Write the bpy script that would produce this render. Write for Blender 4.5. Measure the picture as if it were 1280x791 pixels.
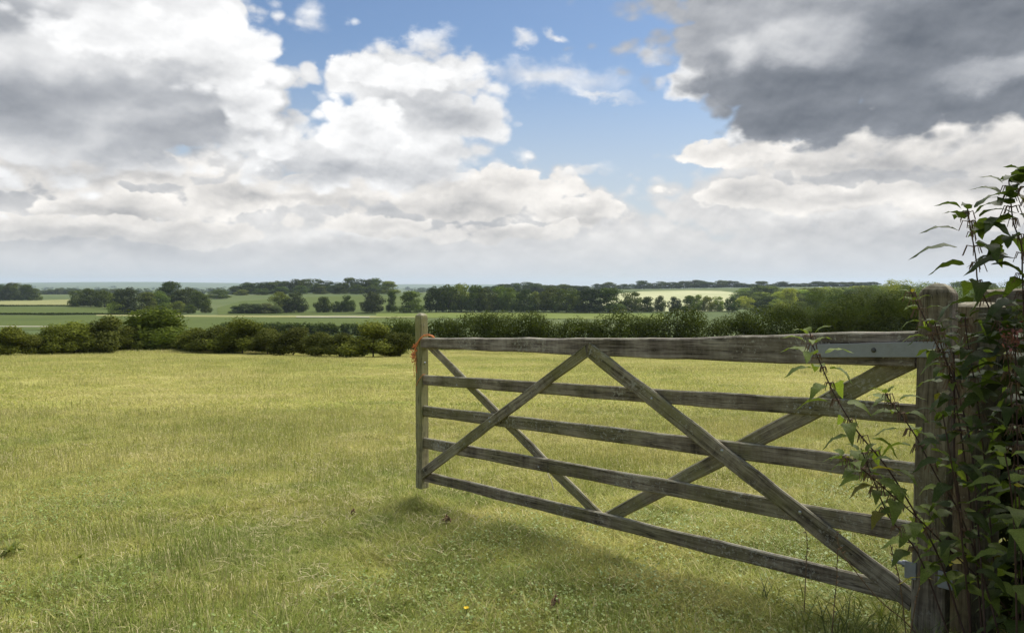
import bpy, bmesh, math, random
import numpy as np
from mathutils import Vector, Matrix

for o in list(bpy.data.objects):
    bpy.data.objects.remove(o)
SC = bpy.context.scene
COL = SC.collection
RNG = np.random.default_rng(7)
random.seed(7)

# ------------------------------------------------------------------ camera
F = 900.0                       # focal length in pixels of the 1280 px wide photograph
EYE = 1.5
PITCH = math.atan(39.5 / F)
cam = bpy.data.objects.new('camera', bpy.data.cameras.new('camera'))
COL.objects.link(cam)
cam.location = (0, 0, EYE)
cam.rotation_euler = (math.pi / 2 - PITCH, 0, 0)
cam.data.sensor_width = 36.0
cam.data.lens = 36.0 * F / 1280.0
cam.data.clip_start = 0.05
cam.data.clip_end = 40000
SC.camera = cam
SC.view_settings.view_transform = 'Standard'
SC.view_settings.look = 'None'
SC.view_settings.exposure = 0.52
SC.view_settings.gamma = 1.0
SC.cycles.use_denoising = True
SC.cycles.max_bounces = 8
SC.cycles.transparent_max_bounces = 8
SC.cycles.volume_bounces = 1

SUN_AZ = math.radians(52)      # clockwise from +Y (the view direction)
SUN_EL = math.radians(54)
sun = bpy.data.objects.new('sun', bpy.data.lights.new('sun', 'SUN'))
COL.objects.link(sun)
sun.data.energy = 4.2
sun.data.angle = math.radians(52)
sun.data.color = (1.0, 0.95, 0.86)
sd = Vector((math.sin(SUN_AZ) * math.cos(SUN_EL), math.cos(SUN_AZ) * math.cos(SUN_EL), math.sin(SUN_EL)))
sun.rotation_euler = sd.to_track_quat('Z', 'Y').to_euler()
sun.location = (0, 0, 60)


def ray(px, py):
    a = (px - 640.0) / F
    b = (395.5 - py) / F
    c, s = math.cos(PITCH), math.sin(PITCH)
    return Vector((a, c + b * s, -s + b * c))


def at(px, py, depth):
    """world point seen at a pixel of the photograph, at a given depth along +Y"""
    r = ray(px, py)
    return Vector((0, 0, EYE)) + r * (depth / r.y)


def azel(px, py):
    r = ray(px, py).normalized()
    return math.degrees(math.atan2(r.x, r.y)), math.degrees(math.asin(r.z))


# ------------------------------------------------------------------ node helper
class NT:
    def __init__(s, tree):
        s.t = tree
        s.n = tree.nodes
        s.l = tree.links

    def new(s, typ, **kw):
        n = s.n.new(typ)
        for k, v in kw.items():
            setattr(n, k, v)
        return n

    def put(s, sock, v):
        if v is None:
            return
        if isinstance(v, bpy.types.NodeSocket):
            s.l.new(v, sock)
        else:
            sock.default_value = v

    def m(s, op, a, b=None, c=None, clamp=False):
        n = s.new('ShaderNodeMath', operation=op, use_clamp=clamp)
        s.put(n.inputs[0], a)
        s.put(n.inputs[1], b)
        s.put(n.inputs[2], c)
        return n.outputs[0]

    def v(s, op, a, b=None):
        n = s.new('ShaderNodeVectorMath', operation=op)
        s.put(n.inputs[0], a)
        if b is not None:
            if op == 'SCALE':
                s.put(n.inputs['Scale'], b)
            else:
                s.put(n.inputs[1], b)
        return n.outputs['Value'] if op in ('LENGTH', 'DOT_PRODUCT') else n.outputs[0]

    def xyz(s, x, y, z):
        n = s.new('ShaderNodeCombineXYZ')
        s.put(n.inputs[0], x)
        s.put(n.inputs[1], y)
        s.put(n.inputs[2], z)
        return n.outputs[0]

    def sep(s, v):
        n = s.new('ShaderNodeSeparateXYZ')
        s.l.new(v, n.inputs[0])
        return n.outputs

    def noise(s, vec, scale, detail=4, rough=0.55, lac=2.0, dist=0.0, out='Fac'):
        n = s.new('ShaderNodeTexNoise')
        s.put(n.inputs['Vector'], vec)
        n.inputs['Scale'].default_value = scale
        n.inputs['Detail'].default_value = detail
        n.inputs['Roughness'].default_value = rough
        n.inputs['Lacunarity'].default_value = lac
        n.inputs['Distortion'].default_value = dist
        return n.outputs[out]

    def vor(s, vec, scale, smooth=0.6, out='Distance', feature='SMOOTH_F1', detail=0.0):
        n = s.new('ShaderNodeTexVoronoi', feature=feature)
        s.put(n.inputs['Vector'], vec)
        n.inputs['Scale'].default_value = scale
        if 'Detail' in n.inputs:
            n.inputs['Detail'].default_value = detail
        if feature == 'SMOOTH_F1':
            n.inputs['Smoothness'].default_value = smooth
        return n.outputs[out]

    def mr(s, v, a, b, c=0.0, d=1.0, smooth=True):
        n = s.new('ShaderNodeMapRange', interpolation_type='SMOOTHSTEP' if smooth else 'LINEAR')
        s.put(n.inputs[0], v)
        for i, x in enumerate((a, b, c, d)):
            s.put(n.inputs[i + 1], x)
        return n.outputs[0]

    def mix(s, f, a, b, mode='MIX'):
        n = s.new('ShaderNodeMix', data_type='RGBA', blend_type=mode)
        s.put(n.inputs[0], f)
        for i, x in ((6, a), (7, b)):
            if isinstance(x, (tuple, list)) and len(x) == 3:
                x = (*x, 1.0)
            s.put(n.inputs[i], x)
        return n.outputs[2]

    def ramp(s, f, stops):
        n = s.new('ShaderNodeValToRGB')
        s.put(n.inputs[0], f)
        e = n.color_ramp.elements
        while len(e) < len(stops):
            e.new(0.5)
        for q, (p, c) in zip(e, stops):
            q.position = p
            q.color = (*c, 1.0)
        return n.outputs[0]


# ------------------------------------------------------------------ sky: Nishita air with cloud banks in it
world = bpy.data.worlds.new('World')
SC.world = world
world.use_nodes = True
W = NT(world.node_tree)
W.n.clear()
STR = 0.1
sky = W.new('ShaderNodeTexSky', sky_type='NISHITA')
sky.sun_disc = False
sky.sun_elevation = SUN_EL
sky.sun_rotation = SUN_AZ
sky.altitude = 50
sky.air_density = 1.0
sky.dust_density = 0.6
sky.ozone_density = 2.0
tc = W.new('ShaderNodeTexCoord')
D = tc.outputs['Generated']
dx, dy, dz = W.sep(D)
AZ = W.m('MULTIPLY', W.m('ARCTAN2', dx, dy), 57.29578)
EL = W.m('MULTIPLY', W.m('ARCSINE', dz), 57.29578)
DV = W.v('MULTIPLY', D, (1.0, 1.0, 1.55))          # clouds are wider than tall


def offs(v, o):
    return W.v('ADD', v, o)


# slow and fast turbulence that bends every cloud outline
wa = W.v('SUBTRACT', W.noise(DV, 6.0, 3, 0.55, out='Color'), (0.5, 0.5, 0.5))
wb = W.v('SUBTRACT', W.noise(DV, 19.0, 5, 0.6, out='Color'), (0.5, 0.5, 0.5))
puff = W.vor(W.v('ADD', DV, W.v('SCALE', wa, 0.06)), 24.0, 0.35, feature='F1', detail=1.0)
fb = W.noise(DV, 9.0, 6, 0.55)
e1 = W.noise(DV, 10.0, 2.5, 0.5)
e2 = W.noise(offs(DV, (0.004, 0.0, -0.03)), 10.0, 2.5, 0.5)
fine = W.noise(DV, 34.0, 4, 0.6)
f2 = W.noise(offs(DV, (0.002, 0.0, -0.008)), 34.0, 4, 0.6)
emb = W.m('SUBTRACT', e1, e2)                        # lit tops / shaded undersides of the billows
embf = W.m('SUBTRACT', fine, f2)

P0 = W.xyz(AZ, EL, 0.0)


def warped(a, b):
    q = W.v('ADD', W.v('SCALE', wa, a), W.v('SCALE', wb, b))
    return W.v('ADD', P0, q)


def blobs(P, items):
    """union of ellipses, 1 at the centres and 0 on the outlines; items are (px, py, rx, ry, tilt) in photograph pixels"""
    out = None
    for it in items:
        x, y, rx, ry, tilt = it[:5]
        a, e = azel(x, y)
        k = 57.29578 / F
        d = W.v('SUBTRACT', P, (a, e, 0.0))
        if tilt:
            n = W.new('ShaderNodeVectorRotate', rotation_type='Z_AXIS')
            W.put(n.inputs['Vector'], d)
            n.inputs['Angle'].default_value = math.radians(tilt)
            d = n.outputs[0]
        val = W.v('LENGTH', W.v('MULTIPLY', d, (1.0 / (rx * k), 1.0 / (ry * k), 0.0)))
        if out is None:
            out = val
        else:
            n = W.new('ShaderNodeMath', operation='SMOOTH_MIN')
            W.put(n.inputs[0], out)
            W.put(n.inputs[1], val)
            n.inputs[2].default_value = 0.5
            out = n.outputs[0]
    return W.m('SUBTRACT', 1.0, out)


def add(*a):
    r = a[0]
    for x in a[1:]:
        r = W.m('ADD', r, x)
    return r


def mul(a, b):
    return W.m('MULTIPLY', a, b)


K = 7.35            # radiance of a fully lit cloud relative to the background strength


def grey(shade, warm=0.0):
    """shade 0..1 -> cloud colour: blue-grey in the thick parts, white in the thin lit ones"""
    c = W.ramp(shade, [(0.0, (0.115, 0.132, 0.162)), (0.30, (0.25, 0.27, 0.305)), (0.55, (0.47, 0.485, 0.515)),
                       (0.78, (0.74, 0.745, 0.755)), (1.0, (1.02, 1.02, 1.02))])
    if warm:
        c = W.mix(warm, c, (1.0, 0.93, 0.84), 'MULTIPLY')
    return W.v('SCALE', c, K)


front = W.mr(dy, 0.1, 0.45)
# 1. blue air (the photograph's blue is deep overhead and pale low down)
base = W.mix(1.0, sky.outputs[0], (1.0, 1.0, 1.0), 'MULTIPLY')
base = W.mix(1.0, base, (0.72, 0.76, 0.80), 'MULTIPLY')
pale = W.mr(EL, 0.0, 19.0, 0.93, 0.0)
base = W.mix(pale, base, W.v('SCALE', W.mix(0.0, (0.60, 0.63, 0.66), (1, 1, 1)), K))

# 2. cloud outside the frame: the same broken cover goes on all round
cov = add(W.m('MULTIPLY', W.noise(DV, 2.6, 5, 0.55), 1.0), mul(W.m('SUBTRACT', fb, 0.5), 0.35), mul(W.m('SUBTRACT', 0.4, puff), 0.12))
a_all = W.mr(cov, 0.47, 0.62)
infr = mul(W.mr(W.m('ABSOLUTE', AZ), 37.0, 46.0, 1.0, 0.0), mul(front, W.mr(EL, 25.0, 31.0, 1.0, 0.0)))
a_all = mul(a_all, W.m('SUBTRACT', 1.0, infr))
sh_all = add(0.74, mul(emb, 2.2), mul(embf, 0.8), mul(W.mr(cov, 0.55, 0.75), -0.35))
col = W.mix(a_all, base, grey(sh_all))


mid = W.noise(offs(DV, (3.1, 1.7, 0.4)), 15.0, 5, 0.55)


def layer(col, items, dens, edge, shade, darks=(), brights=(), wa_=4.0, wb_=2.0, fbk=0.7, pk=0.5, midk=0.3, warm=0.0, ek=0.6, efk=0.25, dk=0.5, bk=0.2, core=0.0, opac=1.0, soft=0.6):
    """a bank of cloud: crisp at its lit outline, greyer towards its thick middle and its base"""
    P = warped(wa_, wb_)
    d = add(blobs(P, items), mul(W.m('SUBTRACT', fb, 0.5), fbk), mul(W.m('SUBTRACT', 0.4, puff), pk), mul(W.m('SUBTRACT', mid, 0.5), midk), mul(W.m('SUBTRACT', fine, 0.5), 0.22))
    al = mul(W.mr(d, dens, dens + edge), opac)
    s = add(shade, mul(emb, ek), mul(embf, efk), mul(W.m('SUBTRACT', 0.4, puff), 0.12))
    if core:
        s = W.m('SUBTRACT', s, mul(W.mr(d, dens + edge * 0.6, dens + edge + soft), core))
    n2 = mul(W.m('SUBTRACT', fb, 0.5), 0.7)
    if darks:
        s = W.m('SUBTRACT', s, mul(W.mr(add(blobs(P, darks), n2), -0.45, 0.8), dk))
    if brights:
        s = W.m('ADD', s, mul(W.mr(add(blobs(P, brights), n2), -0.3, 0.7), bk))
    return W.mix(al, col, grey(W.m('MAXIMUM', W.m('MINIMUM', s, 1.0), 0.0), warm))


# 3. low banks of distant cloud across the whole view: a soft sheet, then two ranks of small heaps in front of it
col = layer(col, [(60, 240, 240, 130, 0), (290, 275, 250, 92, 0), (500, 275, 250, 76, 0), (690, 285, 130, 66, 0), (-180, 250, 220, 150, 0), (560, 325, 460, 52, 0)],
            -0.20, 0.40, 0.80, darks=[(70, 238, 150, 34, 0), (560, 268, 160, 26, 0), (170, 312, 260, 16, 0)], brights=[(150, 280, 150, 20, 0), (440, 295, 110, 16, 0)],
            warm=0.25, dk=0.14, bk=0.12, ek=0.35, efk=0.2, wa_=3.5, fbk=0.8)
col = layer(col, [(40, 190, 190, 46, 0), (180, 215, 60, 20, 0), (420, 232, 120, 30, 0), (590, 238, 140, 36, 0), (720, 262, 80, 30, 0), (140, 262, 110, 22, 0), (300, 248, 80, 24, 0)],
            -0.05, 0.16, 0.97, darks=[(60, 215, 160, 16, 0), (560, 262, 170, 14, 0), (420, 252, 100, 10, 0), (150, 276, 110, 10, 0), (720, 285, 90, 10, 0)], warm=0.55, dk=0.20, core=0.17, wa_=3.5, midk=1.2, fbk=0.5)
col = layer(col, [(80, 292, 150, 18, 0), (250, 288, 120, 20, 0), (470, 286, 130, 22, 0), (640, 292, 120, 18, 0), (-60, 280, 100, 20, 0)],
            0.0, 0.2, 0.93, darks=[(200, 304, 260, 9, 0), (560, 304, 200, 9, 0)], warm=0.6, dk=0.16, core=0.14, wa_=3.0, midk=1.3, fbk=0.5, opac=0.85)
# right lower bank
col = layer(col, [(1020, 245, 200, 84, 0), (1230, 225, 260, 130, 0), (900, 262, 100, 42, 0), (1090, 315, 400, 52, 0)],
            -0.15, 0.35, 0.80, darks=[(1110, 218, 150, 22, 0), (1220, 292, 240, 24, 0)], brights=[(1070, 256, 150, 24, 0), (1220, 170, 110, 24, 0)],
            warm=0.3, dk=0.16, bk=0.12, ek=0.35, efk=0.2, wa_=3.5)
col = layer(col, [(925, 190, 90, 20, 0), (1080, 190, 130, 30, 0), (1210, 175, 110, 34, 0), (930, 242, 90, 26, 0), (1070, 252, 130, 26, 0), (1220, 248, 120, 26, 0), (1290, 195, 60, 40, 0)],
            -0.05, 0.16, 0.97, darks=[(1100, 214, 140, 16, 0), (950, 212, 70, 10, 0), (1080, 278, 180, 10, 0), (1240, 226, 90, 14, 0)], warm=0.55, dk=0.24, core=0.17, wa_=3.5, midk=1.2, fbk=0.5)
# 4. thin wisps in the blue gap
col = layer(col, [(690, 100, 120, 24, 4), (745, 118, 60, 8, 14), (650, 45, 18, 12, 0), (685, 42, 18, 9, 30), (535, 55, 45, 12, -20), (395, 22, 28, 22, -60), (735, 215, 45, 9, 0), (820, 70, 30, 14, 0), (600, 88, 60, 14, 8)],
            -0.05, 1.0, 0.90, wa_=4.0, wb_=3.0, fbk=1.5, pk=0.2, opac=0.8)
# 5. centre cumulus
col = layer(col, [(510, 116, 140, 60, 0), (500, 150, 90, 50, 0), (590, 138, 66, 36, 0), (380, 190, 100, 46, 0), (520, 195, 120, 40, 0), (440, 205, 130, 34, 0)],
            -0.10, 0.34, 0.92, darks=[(560, 136, 80, 26, 0), (450, 214, 140, 18, 0), (580, 180, 60, 14, 0)], dk=0.18, core=0.10, midk=0.5)
col = layer(col, [(455, 158, 74, 42, 0), (450, 86, 56, 20, 0), (520, 100, 66, 24, 0), (350, 182, 44, 30, 0)],
            -0.04, 0.26, 1.0, darks=[(470, 186, 90, 14, 0), (510, 120, 70, 10, 0)], dk=0.16, core=0.07, midk=0.7)
# 6. big cumulus at the upper left, grey below
col = layer(col, [(170, 75, 230, 105, 0), (20, 70, 200, 125, 0), (200, 148, 180, 56, -14), (-150, 60, 240, 150, 0), (90, -60, 290, 90, 0), (300, 130, 66, 66, 0)],
            -0.08, 0.24, 0.93, darks=[(50, 122, 270, 34, -9), (235, 168, 150, 28, -17), (-80, 120, 200, 44, 0), (10, 5, 80, 24, 0)], dk=0.40, core=0.05, midk=0.3, ek=0.35, efk=0.15)
col = layer(col, [(290, 72, 84, 66, 0), (318, 145, 44, 46, 0), (225, 60, 80, 46, 0), (150, 40, 110, 40, 0)],
            -0.06, 0.42, 1.0, darks=[(250, 128, 60, 16, -10), (310, 180, 50, 16, 0), (170, 82, 90, 12, 0)], dk=0.30, core=0.09, midk=0.7)
# 7. dark blue-grey cloud at the upper right with a bright rim
col = layer(col, [(874, 104, 58, 46, 0), (930, 172, 36, 18, 0), (1090, 150, 60, 16, 0)],
            -0.04, 0.3, 0.98, dk=0.2, core=0.12, midk=0.7)
col = layer(col, [(1120, 55, 270, 92, 0), (975, 120, 120, 50, 6), (1015, 158, 112, 28, 0), (1270, 70, 260, 84, 0), (925, 30, 92, 62, 0), (1150, -50, 350, 120, 0), (915, 112, 66, 44, 0)],
            -0.16, 0.34, 0.52, darks=[(1080, 112, 260, 48, -2), (1000, 158, 130, 26, 0), (1200, 30, 190, 46, 0), (1270, 130, 180, 30, 0)],
            brights=[(1000, 56, 80, 34, 0), (1260, 92, 80, 18, 0), (925, 70, 24, 28, 0)], dk=0.30, bk=0.34, core=0.05, ek=0.4, efk=0.2, fbk=0.6, midk=0.25)
# 8. pale air above the horizon
veil = W.mr(EL, -0.3, 4.6, 0.95, 0.0)
col = W.mix(veil, col, tuple(x * K for x in (0.61, 0.625, 0.65)))
world.cycles.sampling_method = 'MANUAL'
world.cycles.sample_map_resolution = 512
bg = W.new('ShaderNodeBackground')
W.put(bg.inputs['Color'], col)
bg.inputs['Strength'].default_value = STR
wo = W.new('ShaderNodeOutputWorld')
W.l.new(bg.outputs[0], wo.inputs['Surface'])

# ------------------------------------------------------------------ tags, meshes, terrain
def tag(o, label=None, cat=None, group=None, kind=None):
    if label:
        o['label'] = label
    if cat:
        o['category'] = cat
    if group:
        o['group'] = group
    if kind:
        o['kind'] = kind
    return o


def link(name, data, parent=None, loc=None, rot=None):
    o = bpy.data.objects.new(name, data)
    COL.objects.link(o)
    if parent:
        o.parent = parent
    if loc is not None:
        o.location = loc
    if rot is not None:
        o.rotation_euler = rot
    return o


def np_mesh(name, verts, faces, mat=None, smooth=False):
    """faces: (M,k) int array, one face size"""
    me = bpy.data.meshes.new(name)
    v = np.asarray(verts, dtype=np.float32)
    f = np.asarray(faces, dtype=np.int32)
    me.vertices.add(len(v))
    me.vertices.foreach_set('co', v.ravel())
    k = f.shape[1]
    me.loops.add(f.size)
    me.loops.foreach_set('vertex_index', f.ravel())
    me.polygons.add(len(f))
    me.polygons.foreach_set('loop_start', np.arange(0, f.size, k, dtype=np.int32))
    me.polygons.foreach_set('loop_total', np.full(len(f), k, dtype=np.int32))
    if smooth:
        me.polygons.foreach_set('use_smooth', np.ones(len(f), dtype=bool))
    me.update(calc_edges=True)
    if mat:
        me.materials.append(mat)
    return me


def new_mat(name):
    m = bpy.data.materials.new(name)
    m.use_nodes = True
    m.node_tree.nodes.clear()
    n = NT(m.node_tree)
    out = n.new('ShaderNodeOutputMaterial')
    return m, n, out


def vnoise(x, y, s, seed=0):
    """smooth value noise in numpy"""
    x = np.asarray(x, float) / s + seed * 17.3
    y = np.asarray(y, float) / s + seed * 9.1
    xi = np.floor(x).astype(np.int64)
    yi = np.floor(y).astype(np.int64)
    fx = x - xi
    fy = y - yi
    fx = fx * fx * (3 - 2 * fx)
    fy = fy * fy * (3 - 2 * fy)

    def hsh(a, b):
        h = np.sin(a * 127.1 + b * 311.7 + seed * 74.7) * 43758.5453
        return h - np.floor(h)
    return (hsh(xi, yi) * (1 - fx) + hsh(xi + 1, yi) * fx) * (1 - fy) + (hsh(xi, yi + 1) * (1 - fx) + hsh(xi + 1, yi + 1) * fx) * fy


PY = np.array([-3000, -200, -10, 0, 20, 46, 54, 75, 110, 160, 220, 330, 450, 600, 900, 1500, 3000, 5000, 9500], float)
PZ = np.array([4, 3.2, 0.4, 0, -1.2, -2.95, -3.6, -5.6, -8.6, -10.9, -11.9, -12.0, -12.0, -12.3, -14, -17, -22, -24, -24], float)


def hermite(xq):
    xq = np.asarray(xq, float)
    d = np.diff(PZ) / np.diff(PY)
    m = np.zeros_like(PZ)
    m[1:-1] = np.where(d[1:] * d[:-1] > 0, 2 * d[1:] * d[:-1] / (d[1:] + d[:-1] + 1e-12), 0)
    m[0], m[-1] = d[0], d[-1]
    i = np.clip(np.searchsorted(PY, xq) - 1, 0, len(PY) - 2)
    h = PY[i + 1] - PY[i]
    t = np.clip((xq - PY[i]) / h, 0, 1)
    return ((2 * t**3 - 3 * t**2 + 1) * PZ[i] + (t**3 - 2 * t**2 + t) * h * m[i] + (-2 * t**3 + 3 * t**2) * PZ[i + 1] + (t**3 - t**2) * h * m[i + 1])


HILLS = [(-165, 625, 105, 120, 5.2), (330, 900, 230, 210, 10.5), (60, 720, 120, 130, 4.0), (-560, 900, 260, 200, 3.0), (700, 620, 250, 260, 9.0)]
FAR = [(-3600, 6800, 1900, 700, 46), (-700, 7600, 1100, 600, 24), (-5600, 5200, 1500, 500, 32), (-1700, 4300, 1000, 350, 12)]


def hz(x, y):
    x = np.asarray(x, float)
    y = np.asarray(y, float)
    z = hermite(y)
    for cx, cy, sx, sy, a in HILLS + FAR:
        z = z + a * np.exp(-0.5 * ((x - cx) / sx) ** 2 - 0.5 * ((y - cy) / sy) ** 2)
    z = z + (vnoise(x, y, 900, 3) - 0.5) * 14 * np.clip((y - 2500) / 2500, 0, 1)
    near = np.exp(-(x * x + y * y) / 900.0)
    z = z + near * ((vnoise(x, y, 2.3, 1) - 0.5) * 0.05 + (vnoise(x, y, 0.7, 2) - 0.5) * 0.02)
    z = z + (vnoise(x, y, 14, 5) - 0.5) * 0.22 * np.clip(np.hypot(x, y) / 15, 0, 1)
    return z


def gz(x, y):
    return float(hz(np.array([x]), np.array([y]))[0])


def rowdist(px, row, y0=20.0, y1=9000.0):
    """first depth at which the ground is seen in this photograph row (column px)"""
    ys = np.geomspace(y0, y1, 1500)
    r = ray(px, row)
    xs = ys * r.x / r.y
    zs = EYE + ys * r.z / r.y
    g = hz(xs, ys)
    k = np.argmax(zs <= g)
    return float(ys[k]) if (zs <= g).any() else y1


def on_ground(px, y):
    r = ray(px, 400)
    x = y * r.x / r.y
    return Vector((x, y, gz(x, y)))


# --- ground materials
def pasture_colour(n, P):
    """sun-bleached pasture: straw, yellow green and greener patches, drawn out a little across the view"""
    a = n.noise(P, 0.16, 5, 0.6)
    b = n.noise(n.v('MULTIPLY', P, (0.7, 1.3, 1.0)), 1.1, 5, 0.65)
    c = n.noise(P, 6.0, 4, 0.6)
    t = n.m('ADD', n.m('MULTIPLY', a, 0.8), n.m('ADD', n.m('MULTIPLY', b, 0.6), n.m('MULTIPLY', c, 0.25)))
    # the turf is lusher by the gateway
    d = n.v('LENGTH', n.v('SUBTRACT', n.v('MULTIPLY', P, (0.7, 1.0, 0.0)), (0.3, 3.4, 0.0)))
    t = n.m('SUBTRACT', t, n.m('MULTIPLY', n.mr(d, 1.5, 6.5, 1.0, 0.0), n.mr(n.noise(P, 0.8, 3, 0.6), 0.3, 0.7, 0.0, 0.22)))
    return n.ramp(n.mr(t, 0.62, 1.02, smooth=False), [(0.0, (0.225, 0.280, 0.052)), (0.35, (0.375, 0.390, 0.086)), (0.65, (0.50, 0.475, 0.140)), (1.0, (0.61, 0.55, 0.23))])


def ground_mat(name, kind):
    m, n, out = new_mat(name)
    geo = n.new('ShaderNodeNewGeometry')
    P = geo.outputs['Position']
    if kind == 'pasture':
        col = pasture_colour(n, P)
        thatch = n.noise(P, 35.0, 4, 0.7)
        col = n.mix(n.mr(thatch, 0.42, 0.62, 0.15, 0.75), col, (0.12, 0.115, 0.035))
    else:
        c1, c2, c3, sc = kind
        a = n.noise(n.v('MULTIPLY', P, (1.0, 1.0, 0.2)), sc, 5, 0.6)
        b = n.noise(P, sc * 14, 3, 0.6)
        t = n.m('ADD', n.m('MULTIPLY', a, 0.75), n.m('MULTIPLY', b, 0.25))
        col = n.ramp(n.mr(t, 0.32, 0.68, smooth=False), [(0.0, c1), (0.5, c2), (1.0, c3)])
    bs = n.new('ShaderNodeBsdfPrincipled')
    n.put(bs.inputs['Base Color'], col)
    bs.inputs['Roughness'].default_value = 0.95
    bs.inputs['Specular IOR Level'].default_value = 0.1
    bp = n.new('ShaderNodeBump')
    bp.inputs['Strength'].default_value = 0.6
    bp.inputs['Distance'].default_value = 0.03 if kind == 'pasture' else 0.4
    n.l.new(n.noise(P, 30.0 if kind == 'pasture' else 0.9, 4, 0.7), bp.inputs['Height'])
    n.l.new(bp.outputs[0], bs.inputs['Normal'])
    n.l.new(bs.outputs[0], out.inputs['Surface'])
    return m


M_PAST = ground_mat('pasture_grass', 'pasture')
M_LAND = ground_mat('countryside', ((0.06, 0.088, 0.030), (0.095, 0.125, 0.042), (0.15, 0.165, 0.07), 0.006))
M_CROP = ground_mat('green_crop', ((0.070, 0.096, 0.022), (0.086, 0.113, 0.026), (0.102, 0.130, 0.031), 0.02))
M_CROP2 = ground_mat('yellowing_crop', ((0.115, 0.155, 0.032), (0.145, 0.178, 0.04), (0.175, 0.20, 0.052), 0.02))
M_HAY = ground_mat('mown_hay', ((0.20, 0.21, 0.075), (0.25, 0.25, 0.10), (0.30, 0.29, 0.13), 0.03))
M_WHEAT = ground_mat('pale_barley', ((0.33, 0.35, 0.18), (0.40, 0.41, 0.22), (0.47, 0.46, 0.27), 0.02))
M_TRACK = ground_mat('chalky_track', ((0.30, 0.29, 0.20), (0.36, 0.34, 0.25), (0.42, 0.40, 0.30), 0.2))

# --- the ground: one polar sheet round the camera, out to the horizon
az_f = np.radians(np.linspace(-44, 44, 265))
az_b = np.radians(np.linspace(44, 316, 69))[1:-1]
azs = np.concatenate([az_f, az_b])
rs = np.concatenate([np.linspace(0.6, 12, 70), np.geomspace(12.3, 9400, 330)])
A, R_ = np.meshgrid(azs, rs)
gx, gy = R_ * np.sin(A), R_ * np.cos(A)
gzv = hz(gx, gy)
na, nr = len(azs), len(rs)
gv = np.stack([gx, gy, gzv], -1).reshape(-1, 3)
ii, jj = np.meshgrid(np.arange(nr - 1), np.arange(na), indexing='ij')
j2 = (jj + 1) % na
quads = np.stack([ii * na + jj, ii * na + j2, (ii + 1) * na + j2, (ii + 1) * na + jj], -1)[..., ::-1]
EDGE = 50.0                                    # the pasture ends under the hedges
cy = gv[quads.reshape(-1, 4), 1].mean(1)
inp = cy < EDGE
allq = quads.reshape(-1, 4)


def sub(name, q, mat, extra=None):
    u, inv = np.unique(q, return_inverse=True)
    v = gv[u]
    f = inv.reshape(q.shape)
    return tag(link(name, np_mesh(name, v, f, mat, True)), kind='structure')


sub('pasture', allq[inp], M_PAST)
sub('farmland', allq[~inp], M_LAND)
# close the sheet right under the camera
cap = np.concatenate([[[0, 0, gz(0, 0)]], gv[:na]])
capf = np.array([[0, 1 + (k + 1) % na, 1 + k] for k in range(na)])
tag(link('pasture_ground', np_mesh('pasture_ground', cap, capf, M_PAST, True)), kind='structure')


def patch(name, mat, rows, lift, nx=80, ny=14, label=None):
    """a field draped on the ground between rows of the photograph: rows = [(px_left, row_near, row_far), ...]"""
    px = np.array([r[0] for r in rows], float)
    xs = np.linspace(px[0], px[-1], nx)
    near = np.interp(xs, px, [r[1] for r in rows])
    far = np.interp(xs, px, [r[2] for r in rows])
    vs = []
    for k in range(nx):
        d0 = rowdist(xs[k], near[k])
        d1 = rowdist(xs[k], far[k])
        for t in np.linspace(0, 1, ny):
            d = d0 + (d1 - d0) * t
            r = ray(xs[k], 390)
            x = d * r.x / r.y
            vs.append((x, d, gz(x, d) + lift))
    f = [(k * ny + t, (k + 1) * ny + t, (k + 1) * ny + t + 1, k * ny + t + 1) for k in range(nx - 1) for t in range(ny - 1)]
    return tag(link(name, np_mesh(name, vs, f, mat, True)), kind='structure')


patch('crop_field', M_CROP, [(-60, 413, 394.5), (140, 413, 394.5), (300, 413, 396), (400, 413, 398.5), (520, 413, 398)], 0.10)
patch('crop_field', M_CROP, [(-60, 393.3, 383.2), (150, 393.3, 384.2)], 0.16)
patch('hay_field', M_HAY, [(-60, 382, 378), (92, 382, 374.5)], 0.22)
patch('farm_track', M_TRACK, [(-60, 408.6, 407.6), (100, 409.4, 408.4)], 0.16, ny=3)
patch('field_headland', M_HAY, [(120, 395.2, 393.6), (200, 396, 394.2), (330, 397, 394.4), (520, 397.6, 395.2)], 0.14, ny=4)
patch('farm_track', M_TRACK, [(370, 397.2, 396.0), (462, 397.4, 396.2)], 0.24, ny=3)
patch('crop_field', M_CROP, [(272, 393.5, 385), (300, 393.8, 377), (350, 393.5, 373), (420, 393, 370.5), (495, 392.5, 370.5), (540, 392, 372)], 0.14, ny=24)
patch('crop_field', M_CROP2, [(470, 396, 391), (540, 398, 391), (830, 400, 392)], 0.14)
patch('barley_field', M_WHEAT, [(752, 386, 372), (775, 389, 367), (800, 389.5, 364.5), (860, 389.5, 363.2), (900, 389, 364), (915, 388, 365.5), (932, 384, 369)], 0.18, ny=40)
patch('grass_field', M_CROP2, [(690, 364, 361.5), (740, 365, 361), (800, 364, 361)], 0.2)

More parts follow.
